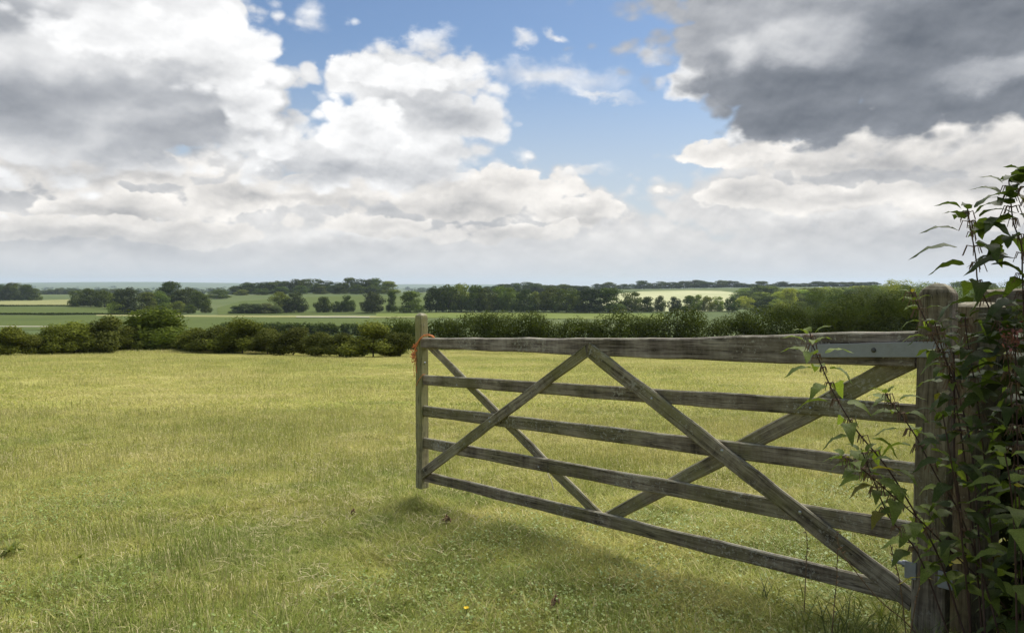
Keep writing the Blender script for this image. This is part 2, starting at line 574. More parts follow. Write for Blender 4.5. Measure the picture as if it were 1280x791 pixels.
# ------------------------------------------------------------------ weathered wood, metal
def wood_mat(name, base, dark, light, algae, algae_amt, lichen=0.5):
    m, n, out = new_mat(name)
    tc = n.new('ShaderNodeTexCoord')
    oi = n.new('ShaderNodeObjectInfo')
    P = n.v('ADD', tc.outputs['Object'], n.v('SCALE', (7.3, 3.1, 5.7), oi.outputs['Random']))
    grain = n.noise(n.v('MULTIPLY', P, (3.0, 55.0, 55.0)), 1.0, 6, 0.65, dist=0.4)
    fineg = n.noise(n.v('MULTIPLY', P, (8.0, 190.0, 190.0)), 1.0, 3, 0.6)
    blot = n.noise(P, 5.0, 5, 0.65)
    run = n.noise(n.v('MULTIPLY', P, (36.0, 4.0, 3.5)), 1.0, 4, 0.6)      # rain streaks across the board
    t = n.m('ADD', n.m('MULTIPLY', grain, 0.55), n.m('ADD', n.m('MULTIPLY', blot, 0.45), n.m('MULTIPLY', run, 0.16)))
    col = n.ramp(n.mr(t, 0.45, 0.71, smooth=False), [(0.0, dark), (0.45, base), (1.0, light)])
    crack = n.mr(fineg, 0.30, 0.40, 0.55, 0.0)
    col = n.mix(crack, col, (0.02, 0.018, 0.014))
    al = n.mr(n.m('ADD', n.noise(P, 2.2, 4, 0.6), n.m('MULTIPLY', run, 0.25)), 0.50, 0.78, 0.0, algae_amt)
    col = n.mix(al, col, algae)
    kn = n.vor(n.v('MULTIPLY', P, (2.6, 9.0, 9.0)), 1.0, feature='F1')
    col = n.mix(n.mr(kn, 0.05, 0.17, 0.75, 0.0), col, (0.030, 0.023, 0.017))
    split = n.noise(n.v('MULTIPLY', P, (1.3, 42.0, 42.0)), 1.0, 2, 0.5)
    col = n.mix(n.mr(n.m('ABSOLUTE', n.m('SUBTRACT', split, 0.5)), 0.0, 0.018, 0.7, 0.0), col, (0.022, 0.018, 0.014))
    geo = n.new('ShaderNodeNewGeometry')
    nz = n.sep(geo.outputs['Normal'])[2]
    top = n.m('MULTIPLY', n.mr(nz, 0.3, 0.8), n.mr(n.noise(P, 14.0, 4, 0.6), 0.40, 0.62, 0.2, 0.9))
    col = n.mix(top, col, (0.40, 0.37, 0.27))  # upward faces coloured paler, imitating sunlit top edges of the boards
    spot = n.noise(P, 48.0, 6, 0.75)
    ls = n.mr(n.m('ADD', spot, n.m('MULTIPLY', n.noise(P, 3.3, 2, 0.5), 0.45)), 0.80, 0.89, 0.0, lichen)
    col = n.mix(ls, col, (0.40, 0.385, 0.32))
    bs = n.new('ShaderNodeBsdfPrincipled')
    n.put(bs.inputs['Base Color'], col)
    bs.inputs['Roughness'].default_value = 0.88
    bs.inputs['Specular IOR Level'].default_value = 0.2
    bp = n.new('ShaderNodeBump')
    bp.inputs['Strength'].default_value = 0.7
    bp.inputs['Distance'].default_value = 0.004
    hgt = n.m('ADD', n.m('MULTIPLY', grain, 0.7), n.m('ADD', n.m('MULTIPLY', fineg, 0.4), n.m('MULTIPLY', ls, 0.25)))
    n.l.new(hgt, bp.inputs['Height'])
    n.l.new(bp.outputs[0], bs.inputs['Normal'])
    n.l.new(bs.outputs[0], out.inputs['Surface'])
    return m


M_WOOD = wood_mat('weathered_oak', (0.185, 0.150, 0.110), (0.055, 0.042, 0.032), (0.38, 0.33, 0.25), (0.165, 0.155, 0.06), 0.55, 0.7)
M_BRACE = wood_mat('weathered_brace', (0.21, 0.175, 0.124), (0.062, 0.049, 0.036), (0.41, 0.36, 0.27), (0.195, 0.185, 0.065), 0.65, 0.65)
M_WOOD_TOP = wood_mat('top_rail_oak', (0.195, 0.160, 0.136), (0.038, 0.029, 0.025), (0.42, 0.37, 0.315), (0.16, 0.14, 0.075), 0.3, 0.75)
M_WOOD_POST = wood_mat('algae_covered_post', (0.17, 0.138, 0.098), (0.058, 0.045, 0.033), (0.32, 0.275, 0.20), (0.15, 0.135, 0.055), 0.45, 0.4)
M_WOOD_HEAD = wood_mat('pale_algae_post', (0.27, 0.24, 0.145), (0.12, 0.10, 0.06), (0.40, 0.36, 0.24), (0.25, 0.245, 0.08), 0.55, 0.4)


def plain_mat(name, col, rough=0.5, metal=0.0, var=0.25, scale=20.0, spec=0.5):
    m, n, out = new_mat(name)
    tc = n.new('ShaderNodeTexCoord')
    f = n.noise(tc.outputs['Object'], scale, 5, 0.65)
    c = n.ramp(f, [(0.25, tuple(x * (1 - var) for x in col)), (0.75, tuple(min(1, x * (1 + var)) for x in col))])
    bs = n.new('ShaderNodeBsdfPrincipled')
    n.put(bs.inputs['Base Color'], c)
    n.put(bs.inputs['Roughness'], n.mr(f, 0.3, 0.7, rough * 0.8, min(1, rough * 1.2)))
    bs.inputs['Metallic'].default_value = metal
    bs.inputs['Specular IOR Level'].default_value = spec
    n.l.new(bs.outputs[0], out.inputs['Surface'])
    return m


M_GALV = plain_mat('galvanised_steel', (0.27, 0.28, 0.29), 0.6, 0.35, 0.22, 30)
M_BOLT = plain_mat('dull_bolt_steel', (0.42, 0.43, 0.44), 0.4, 0.9, 0.3, 60)
M_IRON = plain_mat('dark_iron', (0.10, 0.095, 0.09), 0.6, 0.6, 0.3, 40)
M_TWINE = plain_mat('orange_twine', (0.70, 0.25, 0.085), 0.8, 0.0, 0.35, 60)

# ------------------------------------------------------------------ the gate, in its own vertical plane
GR = at(1143, 560, 3.26)
GL = at(528, 500, 5.87)
ex = Vector((GL.x - GR.x, GL.y - GR.y, 0)).normalized()
ey = Vector((-ex.y, ex.x, 0))                      # towards the camera
gate_o = Vector((GR.x, GR.y, gz(GR.x, GR.y)))
gate = link('field_gate', None, loc=gate_o, rot=(0, 0, math.atan2(ex.y, ex.x)))
gate.empty_display_size = 0.3
tag(gate, 'weathered five barred timber field gate with diagonal braces standing open over the pasture', 'gate')


def gp(px, py, off):
    """gate coordinates (s along the gate, z up) of a photograph pixel on the plane `off` metres in front of the gate's middle"""
    r = ray(px, py)
    c = Vector((0, 0, EYE))
    p0 = GR + ey * off
    t = (p0 - c).dot(ey) / r.dot(ey)
    w = c + r * t - gate_o
    return Vector((w.dot(ex), w.z))


def loft(sections):
    """closed rings of equal size -> verts, faces with end caps"""
    bm = bmesh.new()
    rows = [[bm.verts.new(p) for p in s] for s in sections]
    k = len(rows[0])
    for a, b in zip(rows[:-1], rows[1:]):
        for i in range(k):
            bm.faces.new((a[i], a[(i + 1) % k], b[(i + 1) % k], b[i]))
    bm.faces.new(rows[0][::-1])
    bm.faces.new(rows[-1])
    bmesh.ops.recalc_face_normals(bm, faces=bm.faces)
    return bm


def bm_obj(name, bm, mat, parent=None, loc=None, rot=None):
    me = bpy.data.meshes.new(name)
    bm.to_mesh(me)
    bm.free()
    if mat:
        me.materials.append(mat)
    return link(name, me, parent, loc, rot)


def board(name, up, lo, front, back, mat, parent, stations=14, wob=0.003, cham=0.007):
    """a board whose upper and lower edges are polylines in gate coordinates (px lists already converted)"""
    u = np.array([(p.x, p.y) for p in up])
    l = np.array([(p.x, p.y) for p in lo])
    o = (u[0] + l[0]) / 2
    e = (u[-1] + l[-1]) / 2
    d = (e - o) / np.linalg.norm(e - o)
    nrm = np.array([-d[1], d[0]])
    if (u[0] - l[0]) @ nrm < 0:
        nrm = -nrm
    def loc2(P):
        q = P - o
        return np.stack([q @ d, q @ nrm], -1)
    U, L = loc2(u), loc2(l)
    ts = np.linspace(0, 1, stations)
    def along(Q):
        s = np.concatenate([[0], np.cumsum(np.hypot(*np.diff(Q, axis=0).T))])
        s /= s[-1]
        return np.stack([np.interp(ts, s, Q[:, 0]), np.interp(ts, s, Q[:, 1])], -1)
    U, L = along(U), along(L)
    seed = random.uniform(0, 100)
    secs = []
    f, b = front, back
    for i in range(stations):
        w1 = wob * (math.sin(seed + i * 1.7) + random.uniform(-1, 1)) * 0.6
        w2 = wob * (math.sin(seed + 3 + i * 1.3) + random.uniform(-1, 1)) * 0.6
        wy = wob * 0.5 * math.sin(seed + i * 0.9)
        xu, zu = U[i][0], U[i][1] + w1
        xl, zl = L[i][0], L[i][1] + w2
        c = cham
        k = c / max(1e-6, (zu - zl))
        xa, xb = xu + (xl - xu) * k, xl + (xu - xl) * k
        secs.append([(xu, f - c + wy, zu), (xa, f + wy, zu - c), (xb, f + wy, zl + c), (xl, f - c + wy, zl),
                     (xl, b + c + wy, zl), (xb, b + wy, zl + c), (xa, b + wy, zu - c), (xu, b + c + wy, zu)])
    bm = loft(secs)
    ang = math.atan2(d[1], d[0])
    # local X runs along the board, local Y towards the camera, local Z across it
    flip = 1 if (np.array([-d[1], d[0]]) @ nrm) > 0 else -1
    M = Matrix.Translation((o[0], 0, o[1])) @ Matrix(((d[0], 0, nrm[0], 0), (0, 1, 0, 0), (d[1], 0, nrm[1], 0), (0, 0, 0, 1)))
    ob = bm_obj(name, bm, mat, parent)
    if M.determinant() < 0:            # keep a right-handed frame: mirror the mesh instead of the object
        for v in ob.data.vertices:
            v.co.x = -v.co.x
        ob.data.flip_normals()
        M = M @ Matrix.Diagonal((-1, 1, 1, 1))
    ob.matrix_basis = M
    return ob


def G(pts, off):
    return [gp(x, y, off) for x, y in pts]


# layers (metres towards the camera): braces in front, rails, braces behind
F_BR, F_RAIL, F_BACK, B_BACK = 0.042, 0.020, -0.002, -0.024
trail = board('top_rail', G([(525.5, 422.5), (680, 422.8), (820, 423), (905, 421), (990, 418), (1143, 413.5)], 0.036),
              G([(525.5, 434.5), (680, 442), (820, 448), (905, 451.5), (990, 454.8), (1143, 459)], 0.036), 0.036, -0.034, M_WOOD_TOP, gate, 26, 0.004, 0.008)
rails = []
for (tl, bl, tr, br) in [((528.5, 468.5), (528.5, 481.0), (1145, 504.8), (1145, 530.0)),
                         ((528.5, 506.7), (528.5, 520.0), (1145, 577.8), (1145, 605.2)),
                         ((528.5, 546.4), (528.5, 560.2), (1145, 654.0), (1145, 681.0)),
                         ((529, 588.3), (529, 601.0), (1142, 733.5), (1142, 757.5))]:
    rails.append(board('rail', G([tl, tr], F_RAIL), G([bl, br], F_RAIL), F_RAIL, F_BACK + 0.0015, M_WOOD, gate, 22))
fbr = [board('front_brace', G([(736.5, 427.5), (1141, 738)], F_BR), G([(732.5, 446), (1136, 764)], F_BR), F_BR, F_RAIL + 0.0015, M_BRACE, gate, 22, 0.004),
       board('front_brace', G([(731, 431), (526, 585.5)], F_BR), G([(733, 446.5), (526, 600)], F_BR), F_BR - 0.003, F_RAIL + 0.0015, M_BRACE, gate, 18, 0.003)]
bbr = [board('back_brace', G([(541, 431.5), (752, 641)], F_BACK), G([(531, 433), (736, 641.5)], F_BACK), F_BACK, B_BACK, M_BRACE, gate, 18, 0.003),
       board('back_brace', G([(1136, 434), (748, 644)], F_BACK), G([(1146, 459), (772, 650)], F_BACK), F_BACK, B_BACK, M_BRACE, gate, 18, 0.003)]


def post(name, s0, s1, f, b, z0, z1, mat, parent, style):
    """upright: local X runs up the grain"""
    secs = []
    n = 14
    c = 0.008
    for i in range(n):
        z = z0 + (z1 - z0) * i / (n - 1)
        w = [random.uniform(-1, 1) * 0.0025 for _ in range(4)]
        a0, a1, ff, bb = s0 + w[0], s1 + w[1], f + w[2], b + w[3]
        secs.append([(z, ff, a0 + c), (z, ff, a1 - c), (z, ff - c, a1), (z, bb + c, a1), (z, bb, a1 - c), (z, bb, a0 + c), (z, bb + c, a0), (z, ff - c, a0)])
    # rounded / weathered cap
    top = style
    mid = (s0 + s1) / 2
    myd = (f + b) / 2
    for (dz, k) in top:
        secs.append([(z1 + dz + random.uniform(-1, 1) * 0.002, myd + (p[1] - myd) * k, mid + (p[2] - mid) * k) for p in secs[n - 1]])
    bm = loft(secs)
    ob = bm_obj(name, bm, mat, parent)
    # local (x,y,z) = (height, towards camera, along gate) -> gate coordinates
    ob.matrix_basis = Matrix(((0, 0, 1, 0), (0, 1, 0, 0), (1, 0, 0, 0), (0, 0, 0, 1)))
    M = ob.matrix_basis.copy()
    if M.determinant() < 0:
        for v in ob.data.vertices:
            v.co.z = -v.co.z
        ob.data.flip_normals()
        ob.matrix_basis = M @ Matrix.Diagonal((1, 1, -1, 1))
    return ob


hs = gp(526.3, 500, 0.040).x
hz1 = gp(523, 396, 0.040).y
hz0 = gp(523, 610, 0.040).y
head = post('head_stile', hs, hs + 0.080, 0.0405, -0.040, hz0, hz1, M_WOOD_HEAD, gate, [(0.012, 0.9), (0.024, 0.62), (0.029, 0.3)])
e0 = gp(1186, 560, 0.05).x
e1 = gp(1142.5, 560, 0.05).x
ez0 = gp(1160, 800, 0.05).y
ez1 = gp(1165, 366, 0.05).y
heel = post('heel_stile', e0, e1 - 0.001, 0.050, -0.052, ez0 - 0.02, ez1 - 0.012, M_WOOD_POST, gate, [(0.012, 0.96), (0.026, 0.84), (0.040, 0.62), (0.050, 0.36), (0.054, 0.12)])


def bolt_head(parent_obj, px, py, off, r=0.011, mat=None, dome=0.006, name='bolt'):
    q = gp(px, py, off)
    bm = bmesh.new()
    bmesh.ops.create_uvsphere(bm, u_segments=10, v_segments=6, radius=r)
    for v in bm.verts:
        v.co.y *= dome / r
    ob = bm_obj(name, bm, mat or M_BOLT, parent_obj)
    ob.matrix_basis = parent_obj.matrix_basis.inverted() @ Matrix.Translation((q.x, off, q.y))
    return ob


for k, (x, y) in enumerate([(571, 481), (812, 498), (1013, 509.8)]):
    bolt_head(rails[0], x, y - (0 if k else 0), F_RAIL, 0.007)
bolt_head(rails[1], 611.5, 522.5, F_RAIL + 0.0, 0.009)
bolt_head(fbr[1], 612, 527, F_BR - 0.002, 0.009)
bolt_head(fbr[0], 814.5, 498, F_BR, 0.009)
bolt_head(fbr[0], 902.5, 563, F_BR, 0.010)
bolt_head(fbr[0], 1000, 640, F_BR, 0.010)
bolt_head(rails[2], 673, 583.5, F_RAIL, 0.007)
bolt_head(rails[2], 548, 557, F_RAIL, 0.007)
hb = bolt_head(head, 531.8, 453.5, 0.0, 0.010)
hb.matrix_basis = head.matrix_basis.inverted() @ Matrix.Translation((hs - 0.0005, 0.0, gp(531.8, 453.5, 0.0).y)) @ Matrix.Rotation(math.pi / 2, 4, 'Z')

# galvanised top band with its bolt and eye
sa, sb = gp(1011, 437, 0.041), gp(1181, 435, 0.056)
u = [gp(1011, 430.5, 0.041), gp(1030, 429.8, 0.041), gp(1156, 426.8, 0.041), gp(1188, 426.0, 0.041)]
l = [gp(1013, 445.8, 0.041), gp(1030, 446.2, 0.041), gp(1156, 446.0, 0.041), gp(1188, 446.0, 0.041)]
strap = board('hinge_band', u, l, 0.0585, 0.0525, M_GALV, gate, 8, 0.0004, 0.001)
packer = board('band_packing', [gp(1030, 430.2, 0.04), gp(1140, 427.6, 0.04)], [gp(1030, 446.0, 0.04), gp(1140, 445.6, 0.04)], 0.0523, 0.034, M_WOOD_TOP, gate, 4, 0.0005, 0.001)
bolt_head(strap, 1092, 437.6, 0.0585, 0.012, M_IRON, 0.008)
bolt_head(strap, 1168, 436.5, 0.0585, 0.010, M_BOLT, 0.007)


def tube_bm(pts, r, seg=8, taper=None):
    pts = [Vector(p) for p in pts]
    secs = []
    t0 = (pts[1] - pts[0]).normalized()
    ref = Vector((0, 0, 1)) if abs(t0.z) < 0.9 else Vector((1, 0, 0))
    nrm = t0.cross(ref).normalized()
    for i, p in enumerate(pts):
        t = (pts[min(i + 1, len(pts) - 1)] - pts[max(i - 1, 0)]).normalized()
        nrm = (nrm - t * nrm.dot(t)).normalized()
        bn = t.cross(nrm)
        rr = r if taper is None else r * (1 + (taper - 1) * i / (len(pts) - 1))
        secs.append([p + (nrm * math.cos(a) + bn * math.sin(a)) * rr for a in [2 * math.pi * k / seg for k in range(seg)]])
    return loft(secs)


def merge(bms):
    out = bmesh.new()
    for b in bms:
        me = bpy.data.meshes.new('tmp')
        b.to_mesh(me)
        out.from_mesh(me)
        bpy.data.meshes.remove(me)
        b.free()
    return out


def box_bm(x0, x1, y0, y1, z0, z1, bev=0.002):
    bm = bmesh.new()
    bmesh.ops.create_cube(bm, size=1)
    for v in bm.verts:
        v.co = Vector(((x0 + x1) / 2 + v.co.x * (x1 - x0), (y0 + y1) / 2 + v.co.y * (y1 - y0), (z0 + z1) / 2 + v.co.z * (z1 - z0)))
    if bev:
        bmesh.ops.bevel(bm, geom=bm.edges[:], offset=bev, segments=1, affect='EDGES')
    return bm


# adjustable bottom hinge: threaded rod through the heel stile, nut and plate each side, eye towards the gate post
q1 = gp(1137, 709, 0.03)
q2 = gp(1180, 715, 0.03)
zc = q1.y
rod = merge([tube_bm([(q1.x + 0.075, 0.028, zc + 0.012), (e0 - 0.065, 0.028, zc + 0.012)], 0.009, 10),
             tube_bm([(q1.x + 0.030, 0.028, zc + 0.012), (q1.x + 0.014, 0.028, zc + 0.012)], 0.016, 6)])
bh = bm_obj('bottom_hinge', rod, M_GALV, gate)
bm_obj('hinge_plate', box_bm(q1.x - 0.035, q1.x + 0.014, 0.0515, 0.0575, zc - 0.042, zc + 0.036), M_GALV, bh)
bm_obj('hinge_plate', box_bm(e0 - 0.030, e0 + 0.028, 0.0515, 0.0585, zc - 0.045, zc + 0.030), M_GALV, bh)
ring = [(e0 - 0.055 + 0.024 * math.cos(a), 0.028 + 0.024 * math.sin(a), zc + 0.012) for a in np.linspace(0, 2 * math.pi, 15)]
bm_obj('hinge_eye', tube_bm(ring, 0.0075, 8), M_GALV, bh)

# ------------------------------------------------------------------ hanging post and the fence rail behind the nettles
pc = at(1219, 560, 3.30)
gpost = link('gate_post', None, loc=(pc.x, pc.y, gz(pc.x, pc.y)), rot=(0, 0, math.radians(8)))
tag(gpost, 'square timber gate post beside the hinge end of the gate, half hidden in nettles', 'gate post')
pw = 0.075
ptop = at(1219, 384, 3.22).z - gpost.location.z
P_ = post('post', -pw, pw, pw, -pw, -0.25, ptop, M_WOOD_POST, gpost, [(0.010, 0.86), (0.020, 0.55)])
hook = merge([tube_bm([(-0.150, 0.0, z - 0.03) for z in (0,)] + [(-0.150, 0.0, 0.06)], 0.009, 8), tube_bm([(-0.150, 0.0, -0.02), (-0.074, 0.0, -0.02)], 0.009, 8)])
hk = bm_obj('hinge_hook', hook, M_GALV, gpost, loc=(0, 0, gate_o.z + zc - gpost.location.z - 0.02))
hk2 = hk.copy()
COL.objects.link(hk2)
hk2.parent = gpost
hk2.location = (0, 0, gate_o.z + gp(1180, 437, 0.05).y - gpost.location.z)

fa = at(1244, 373, 3.6)
fb_ = at(1330, 368, 3.9)
fence = link('timber_fence', None, loc=(fa.x, fa.y, gz(fa.x, fa.y)), rot=(0, 0, math.atan2(fb_.y - fa.y, fb_.x - fa.x)))
tag(fence, 'grey timber fence rail running into the hedge behind the gate post', 'fence')
ln = (fb_ - fa).length + 1.2
for zz in (fa.z - fence.location.z,):
    bm = loft([[(x, 0.02 * s1, zz + 0.045 * s2 + 0.004 * math.sin(x * 9)) for s1, s2 in ((-1, -0.9), (1, -0.9), (1, 0.8), (0.6, 1), (-0.6, 1), (-1, 0.8))] for x in np.linspace(-0.1, ln, 8)])
    bm_obj('rail', bm, M_WOOD, fence)
for x in (0.55, 1.75):
    bm = loft([[(x + 0.045 * a, 0.075 + 0.045 * b, z) for a, b in ((-1, -1), (1, -1), (1, 1), (-1, 1))] for z in (-0.3, 0.4, 0.8, fa.z - fence.location.z + 0.02)])
    bm_obj('post', bm, M_WOOD_POST, fence)

# ------------------------------------------------------------------ orange twine round the head of the gate
tw = []


def gw(px, py, off):
    q = gp(px, py, off)
    return gate_o + ex * q.x + ey * off + Vector((0, 0, q.y))


def wig(pts, n=6, amp=0.004):
    out = []
    for a, b in zip(pts[:-1], pts[1:]):
        for k in range(n):
            out.append(a.lerp(b, k / n) + Vector([random.uniform(-1, 1) * amp for _ in range(3)]))
    return out + [pts[-1]]


loop = [gw(541.5, 422, -0.02), gw(541, 420.8, 0.02), gw(539, 419.6, 0.046), gw(535, 418.8, 0.048), gw(530, 419.6, 0.048), gw(526, 422.5, 0.047), gw(523, 427, 0.047), gw(521, 432, 0.048)]
tw.append(tube_bm(wig(loop, 4, 0.002), 0.0055, 6))
loop2 = [gw(543, 422, -0.02), gw(541, 419.8, 0.02), gw(536, 418.2, 0.046), gw(530, 418.6, 0.047), gw(524, 424, 0.047), gw(520.5, 430, 0.046), gw(519.5, 437, 0.03)]
tw.append(tube_bm(wig(loop2, 4, 0.002), 0.005, 6))
for k in range(16):
    c0 = gw(random.uniform(517, 522), random.uniform(430, 447), random.uniform(0.03, 0.055))
    pts = [c0]
    for j in range(7):
        pts.append(pts[-1] + Vector((random.uniform(-1, 1) * 0.016, random.uniform(-1, 1) * 0.012, random.uniform(-1, 0.75) * 0.018)))
    tw.append(tube_bm(pts, 0.004, 5))
for (a, b) in (((519, 447), (517.5, 472)), ((520, 444), (521, 466)), ((518, 440), (515, 452))):
    tw.append(tube_bm(wig([gw(*a, 0.046), gw((a[0] + b[0]) / 2 - 0.6, (a[1] + b[1]) / 2, 0.048), gw(*b, 0.047)], 4, 0.003), 0.0028, 5))
low = [gw(531.5, 467.8, 0.021), gw(528.5, 468.2, 0.030), gw(526, 471, 0.045), gw(522, 477, 0.045), gw(520, 482, 0.045)]
tw.append(tube_bm(wig(low, 4, 0.001), 0.0026, 5))
twine = bm_obj('twine', merge(tw), M_TWINE)
tag(twine, 'frayed orange twine looped round the head post of the open gate', 'twine')

# ------------------------------------------------------------------ foliage
def foliage_mat(name, var=0.35, trans=0.3, scale=3.0, rough=0.6, spec=0.25):
    """leaf colour comes from the object's colour, with paler and darker leaves"""
    m, n, out = new_mat(name)
    oi = n.new('ShaderNodeObjectInfo')
    geo = n.new('ShaderNodeNewGeometry')
    tc = n.new('ShaderNodeTexCoord')
    f = n.noise(n.v('ADD', tc.outputs['Object'], n.v('SCALE', (9.0, 5.0, 3.0), oi.outputs['Random'])), scale, 3, 0.6)
    r = geo.outputs['Random Per Island']
    k = n.m('MULTIPLY', n.mr(r, 0, 1, 1 - var, 1 + var, smooth=False), n.mr(f, 0.3, 0.7, 0.72, 1.28))
    c = n.v('SCALE', oi.outputs['Color'], k)
    c = n.mix(n.mr(r, 0.80, 1.0, 0.0, 0.35), c, n.v('MULTIPLY', c, (1.5, 1.25, 0.7)))
    bs = n.new('ShaderNodeBsdfPrincipled')
    n.put(bs.inputs['Base Color'], c)
    bs.inputs['Roughness'].default_value = rough
    bs.inputs['Specular IOR Level'].default_value = spec
    tr = n.new('ShaderNodeBsdfTranslucent')
    n.put(tr.inputs['Color'], n.v('MULTIPLY', c, (1.25, 1.35, 0.6)))
    mx = n.new('ShaderNodeMixShader')
    mx.inputs[0].default_value = trans
    n.l.new(bs.outputs[0], mx.inputs[1])
    n.l.new(tr.outputs[0], mx.inputs[2])
    n.l.new(mx.outputs[0], out.inputs['Surface'])
    return m


M_LEAF = foliage_mat('tree_foliage', 0.25, 0.25, 4.0, 0.8, 0.04)
M_HEDGE = foliage_mat('hedge_foliage', 0.22, 0.25, 0.9, 0.8, 0.04)
M_NETTLE = foliage_mat('nettle_leaf', 0.15, 0.38, 30.0, 0.55, 0.15)
M_BARK = plain_mat('bark', (0.075, 0.06, 0.045), 0.9, 0.0, 0.4, 8, 0.1)
M_STEM = plain_mat('nettle_stem', (0.055, 0.03, 0.03), 0.6, 0.0, 0.35, 25, 0.3)


def rand_dirs(n, rng):
    v = rng.normal(size=(n, 3))
    return v / np.linalg.norm(v, axis=1, keepdims=True)


def leaves_np(c, nrm, size, rng, quad=False, stretch=1.6):
    n = len(c)
    t = rand_dirs(n, rng)
    t -= nrm * (t * nrm).sum(1, keepdims=True)
    t /= np.linalg.norm(t, axis=1, keepdims=True) + 1e-9
    b = np.cross(nrm, t)
    s = (np.asarray(size) * rng.uniform(0.6, 1.35, n))[:, None]
    if quad:
        bend = nrm * s * rng.uniform(-0.25, 0.25, (n, 1))
        v = np.stack([c - t * s * 0.5 * stretch, c + b * s * 0.42 + bend, c + t * s * 0.5 * stretch, c - b * s * 0.42 + bend], 1)
        f = np.arange(n * 4).reshape(n, 4)
    else:
        v = np.stack([c + t * s * 0.75, c - t * s * 0.4 + b * s * 0.6, c - t * s * 0.4 - b * s * 0.6], 1)
        f = np.arange(n * 3).reshape(n, 3)
    return v.reshape(-1, 3), f


def lobe_points(lobes, n, rng, inner=0.55, jit=0.5, flat=1.0):
    """points through the outer part of overlapping lobes: (x,y,z,rx,ry,rz)"""
    L = np.array(lobes, float)
    w = (L[:, 3] * L[:, 5]) ** 1.0
    k = rng.choice(len(L), n, p=w / w.sum())
    d = rand_dirs(n, rng)
    r = inner + (1 - inner) * rng.uniform(0, 1, n) ** 0.6
    r *= 1 + 0.10 * np.sin(d[:, 0] * 7 + k * 3) * np.sin(d[:, 2] * 8 + k)
    P = L[k, :3] + d * L[k, 3:6] * r[:, None]
    nn = d / L[k, 3:6]
    nn /= np.linalg.norm(nn, axis=1, keepdims=True)
    nn = nn + rng.normal(size=(n, 3)) * jit
    nn /= np.linalg.norm(nn, axis=1, keepdims=True)
    return P, nn


def crown_mesh(name, seed, n, size, style):
    rng = np.random.default_rng(seed)
    lobes = []
    nl = int(rng.integers(17, 25))
    for i in range(nl):
        a = rng.uniform(0, 2 * math.pi)
        t = rng.uniform(0.0, 1.0)
        if style == 'round':
            z = 0.13 + 0.72 * t
            rad = 0.36 * math.sin(math.pi * min(1, 0.22 + 0.74 * t)) ** 0.75
        elif style == 'tall':
            z = 0.12 + 0.78 * t
            rad = 0.30 * (1 - 0.65 * t)
        else:                       # broad
            z = 0.15 + 0.62 * t
            rad = 0.44 * math.sin(math.pi * min(1, 0.30 + 0.62 * t))
        q = rng.uniform(0.35, 1.0) ** 0.5
        r = rng.uniform(0.10, 0.19)
        lobes.append((rad * q * math.cos(a), rad * q * math.sin(a), z, r * 1.1, r * 1.1, r * 0.85))
    lobes.append((0, 0, 0.45, 0.25, 0.25, 0.24))
    for i in range(5):
        a = i * 1.2566 + rng.uniform(0, 0.6)
        lobes.append((0.24 * math.cos(a), 0.24 * math.sin(a), 0.17, 0.17, 0.17, 0.16))
    P, N = lobe_points(lobes, n, rng, 0.6, 0.30)
    P[:, 2] = np.maximum(P[:, 2], 0.03 + 0.05 * rng.uniform(size=n))
    zs = np.percentile(P[:, 2], 98.5)
    P[:, 2] /= zs
    P[:, :2] *= 0.5 / np.percentile(np.abs(P[:, :2]), 98)
    v, f = leaves_np(P, N, size, rng)
    return np_mesh(name, v, f, M_LEAF)


def trunk_mesh(seed):
    rnd = random.Random(seed)
    bms = [tube_bm([(0, 0, -0.03), (0.005, 0, 0.0), (0.01, 0.006, 0.12), (0.0, 0.0, 0.3), (0.01, 0.0, 0.6)], 0.030, 7, 0.3)]
    for k in range(5):
        a = k * 1.3 + rnd.uniform(0, 0.8)
        z = 0.16 + 0.06 * k
        r = rnd.uniform(0.18, 0.3)
        bms.append(tube_bm([(0, 0, z), (0.5 * r * math.cos(a), 0.5 * r * math.sin(a), z + 0.09), (r * math.cos(a), r * math.sin(a), z + 0.24)], 0.014, 5, 0.35))
    bm = merge(bms)
    me = bpy.data.meshes.new('trunk')
    bm.to_mesh(me)
    bm.free()
    me.materials.append(M_BARK)
    return me


CROWNS = [crown_mesh('crown', 11 + k, 4600, 0.042, s) for k, s in enumerate(['round', 'broad', 'round', 'tall', 'broad', 'round'])]
CROWNS_N = [crown_mesh('crown', 51 + k, 11000, 0.021, s) for k, s in enumerate(['round', 'broad', 'round'])]
TRUNKS = [trunk_mesh(k) for k in range(4)]
ORD = ['first', 'second', 'third', 'fourth', 'fifth', 'sixth', 'seventh', 'eighth', 'ninth', 'tenth', 'eleventh', 'twelfth', 'thirteenth', 'fourteenth',
       'fifteenth', 'sixteenth', 'seventeenth', 'eighteenth', 'nineteenth', 'twentieth', 'twenty-first', 'twenty-second', 'twenty-third', 'twenty-fourth',
       'twenty-fifth', 'twenty-sixth', 'twenty-seventh', 'twenty-eighth', 'twenty-ninth', 'thirtieth', 'thirty-first', 'thirty-second', 'thirty-third', 'thirty-fourth', 'thirty-fifth', 'thirty-sixth']
DARK = (0.064, 0.088, 0.016)
MID = (0.115, 0.148, 0.024)
LITE = (0.23, 0.275, 0.045)
BLUE = (0.062, 0.086, 0.024)


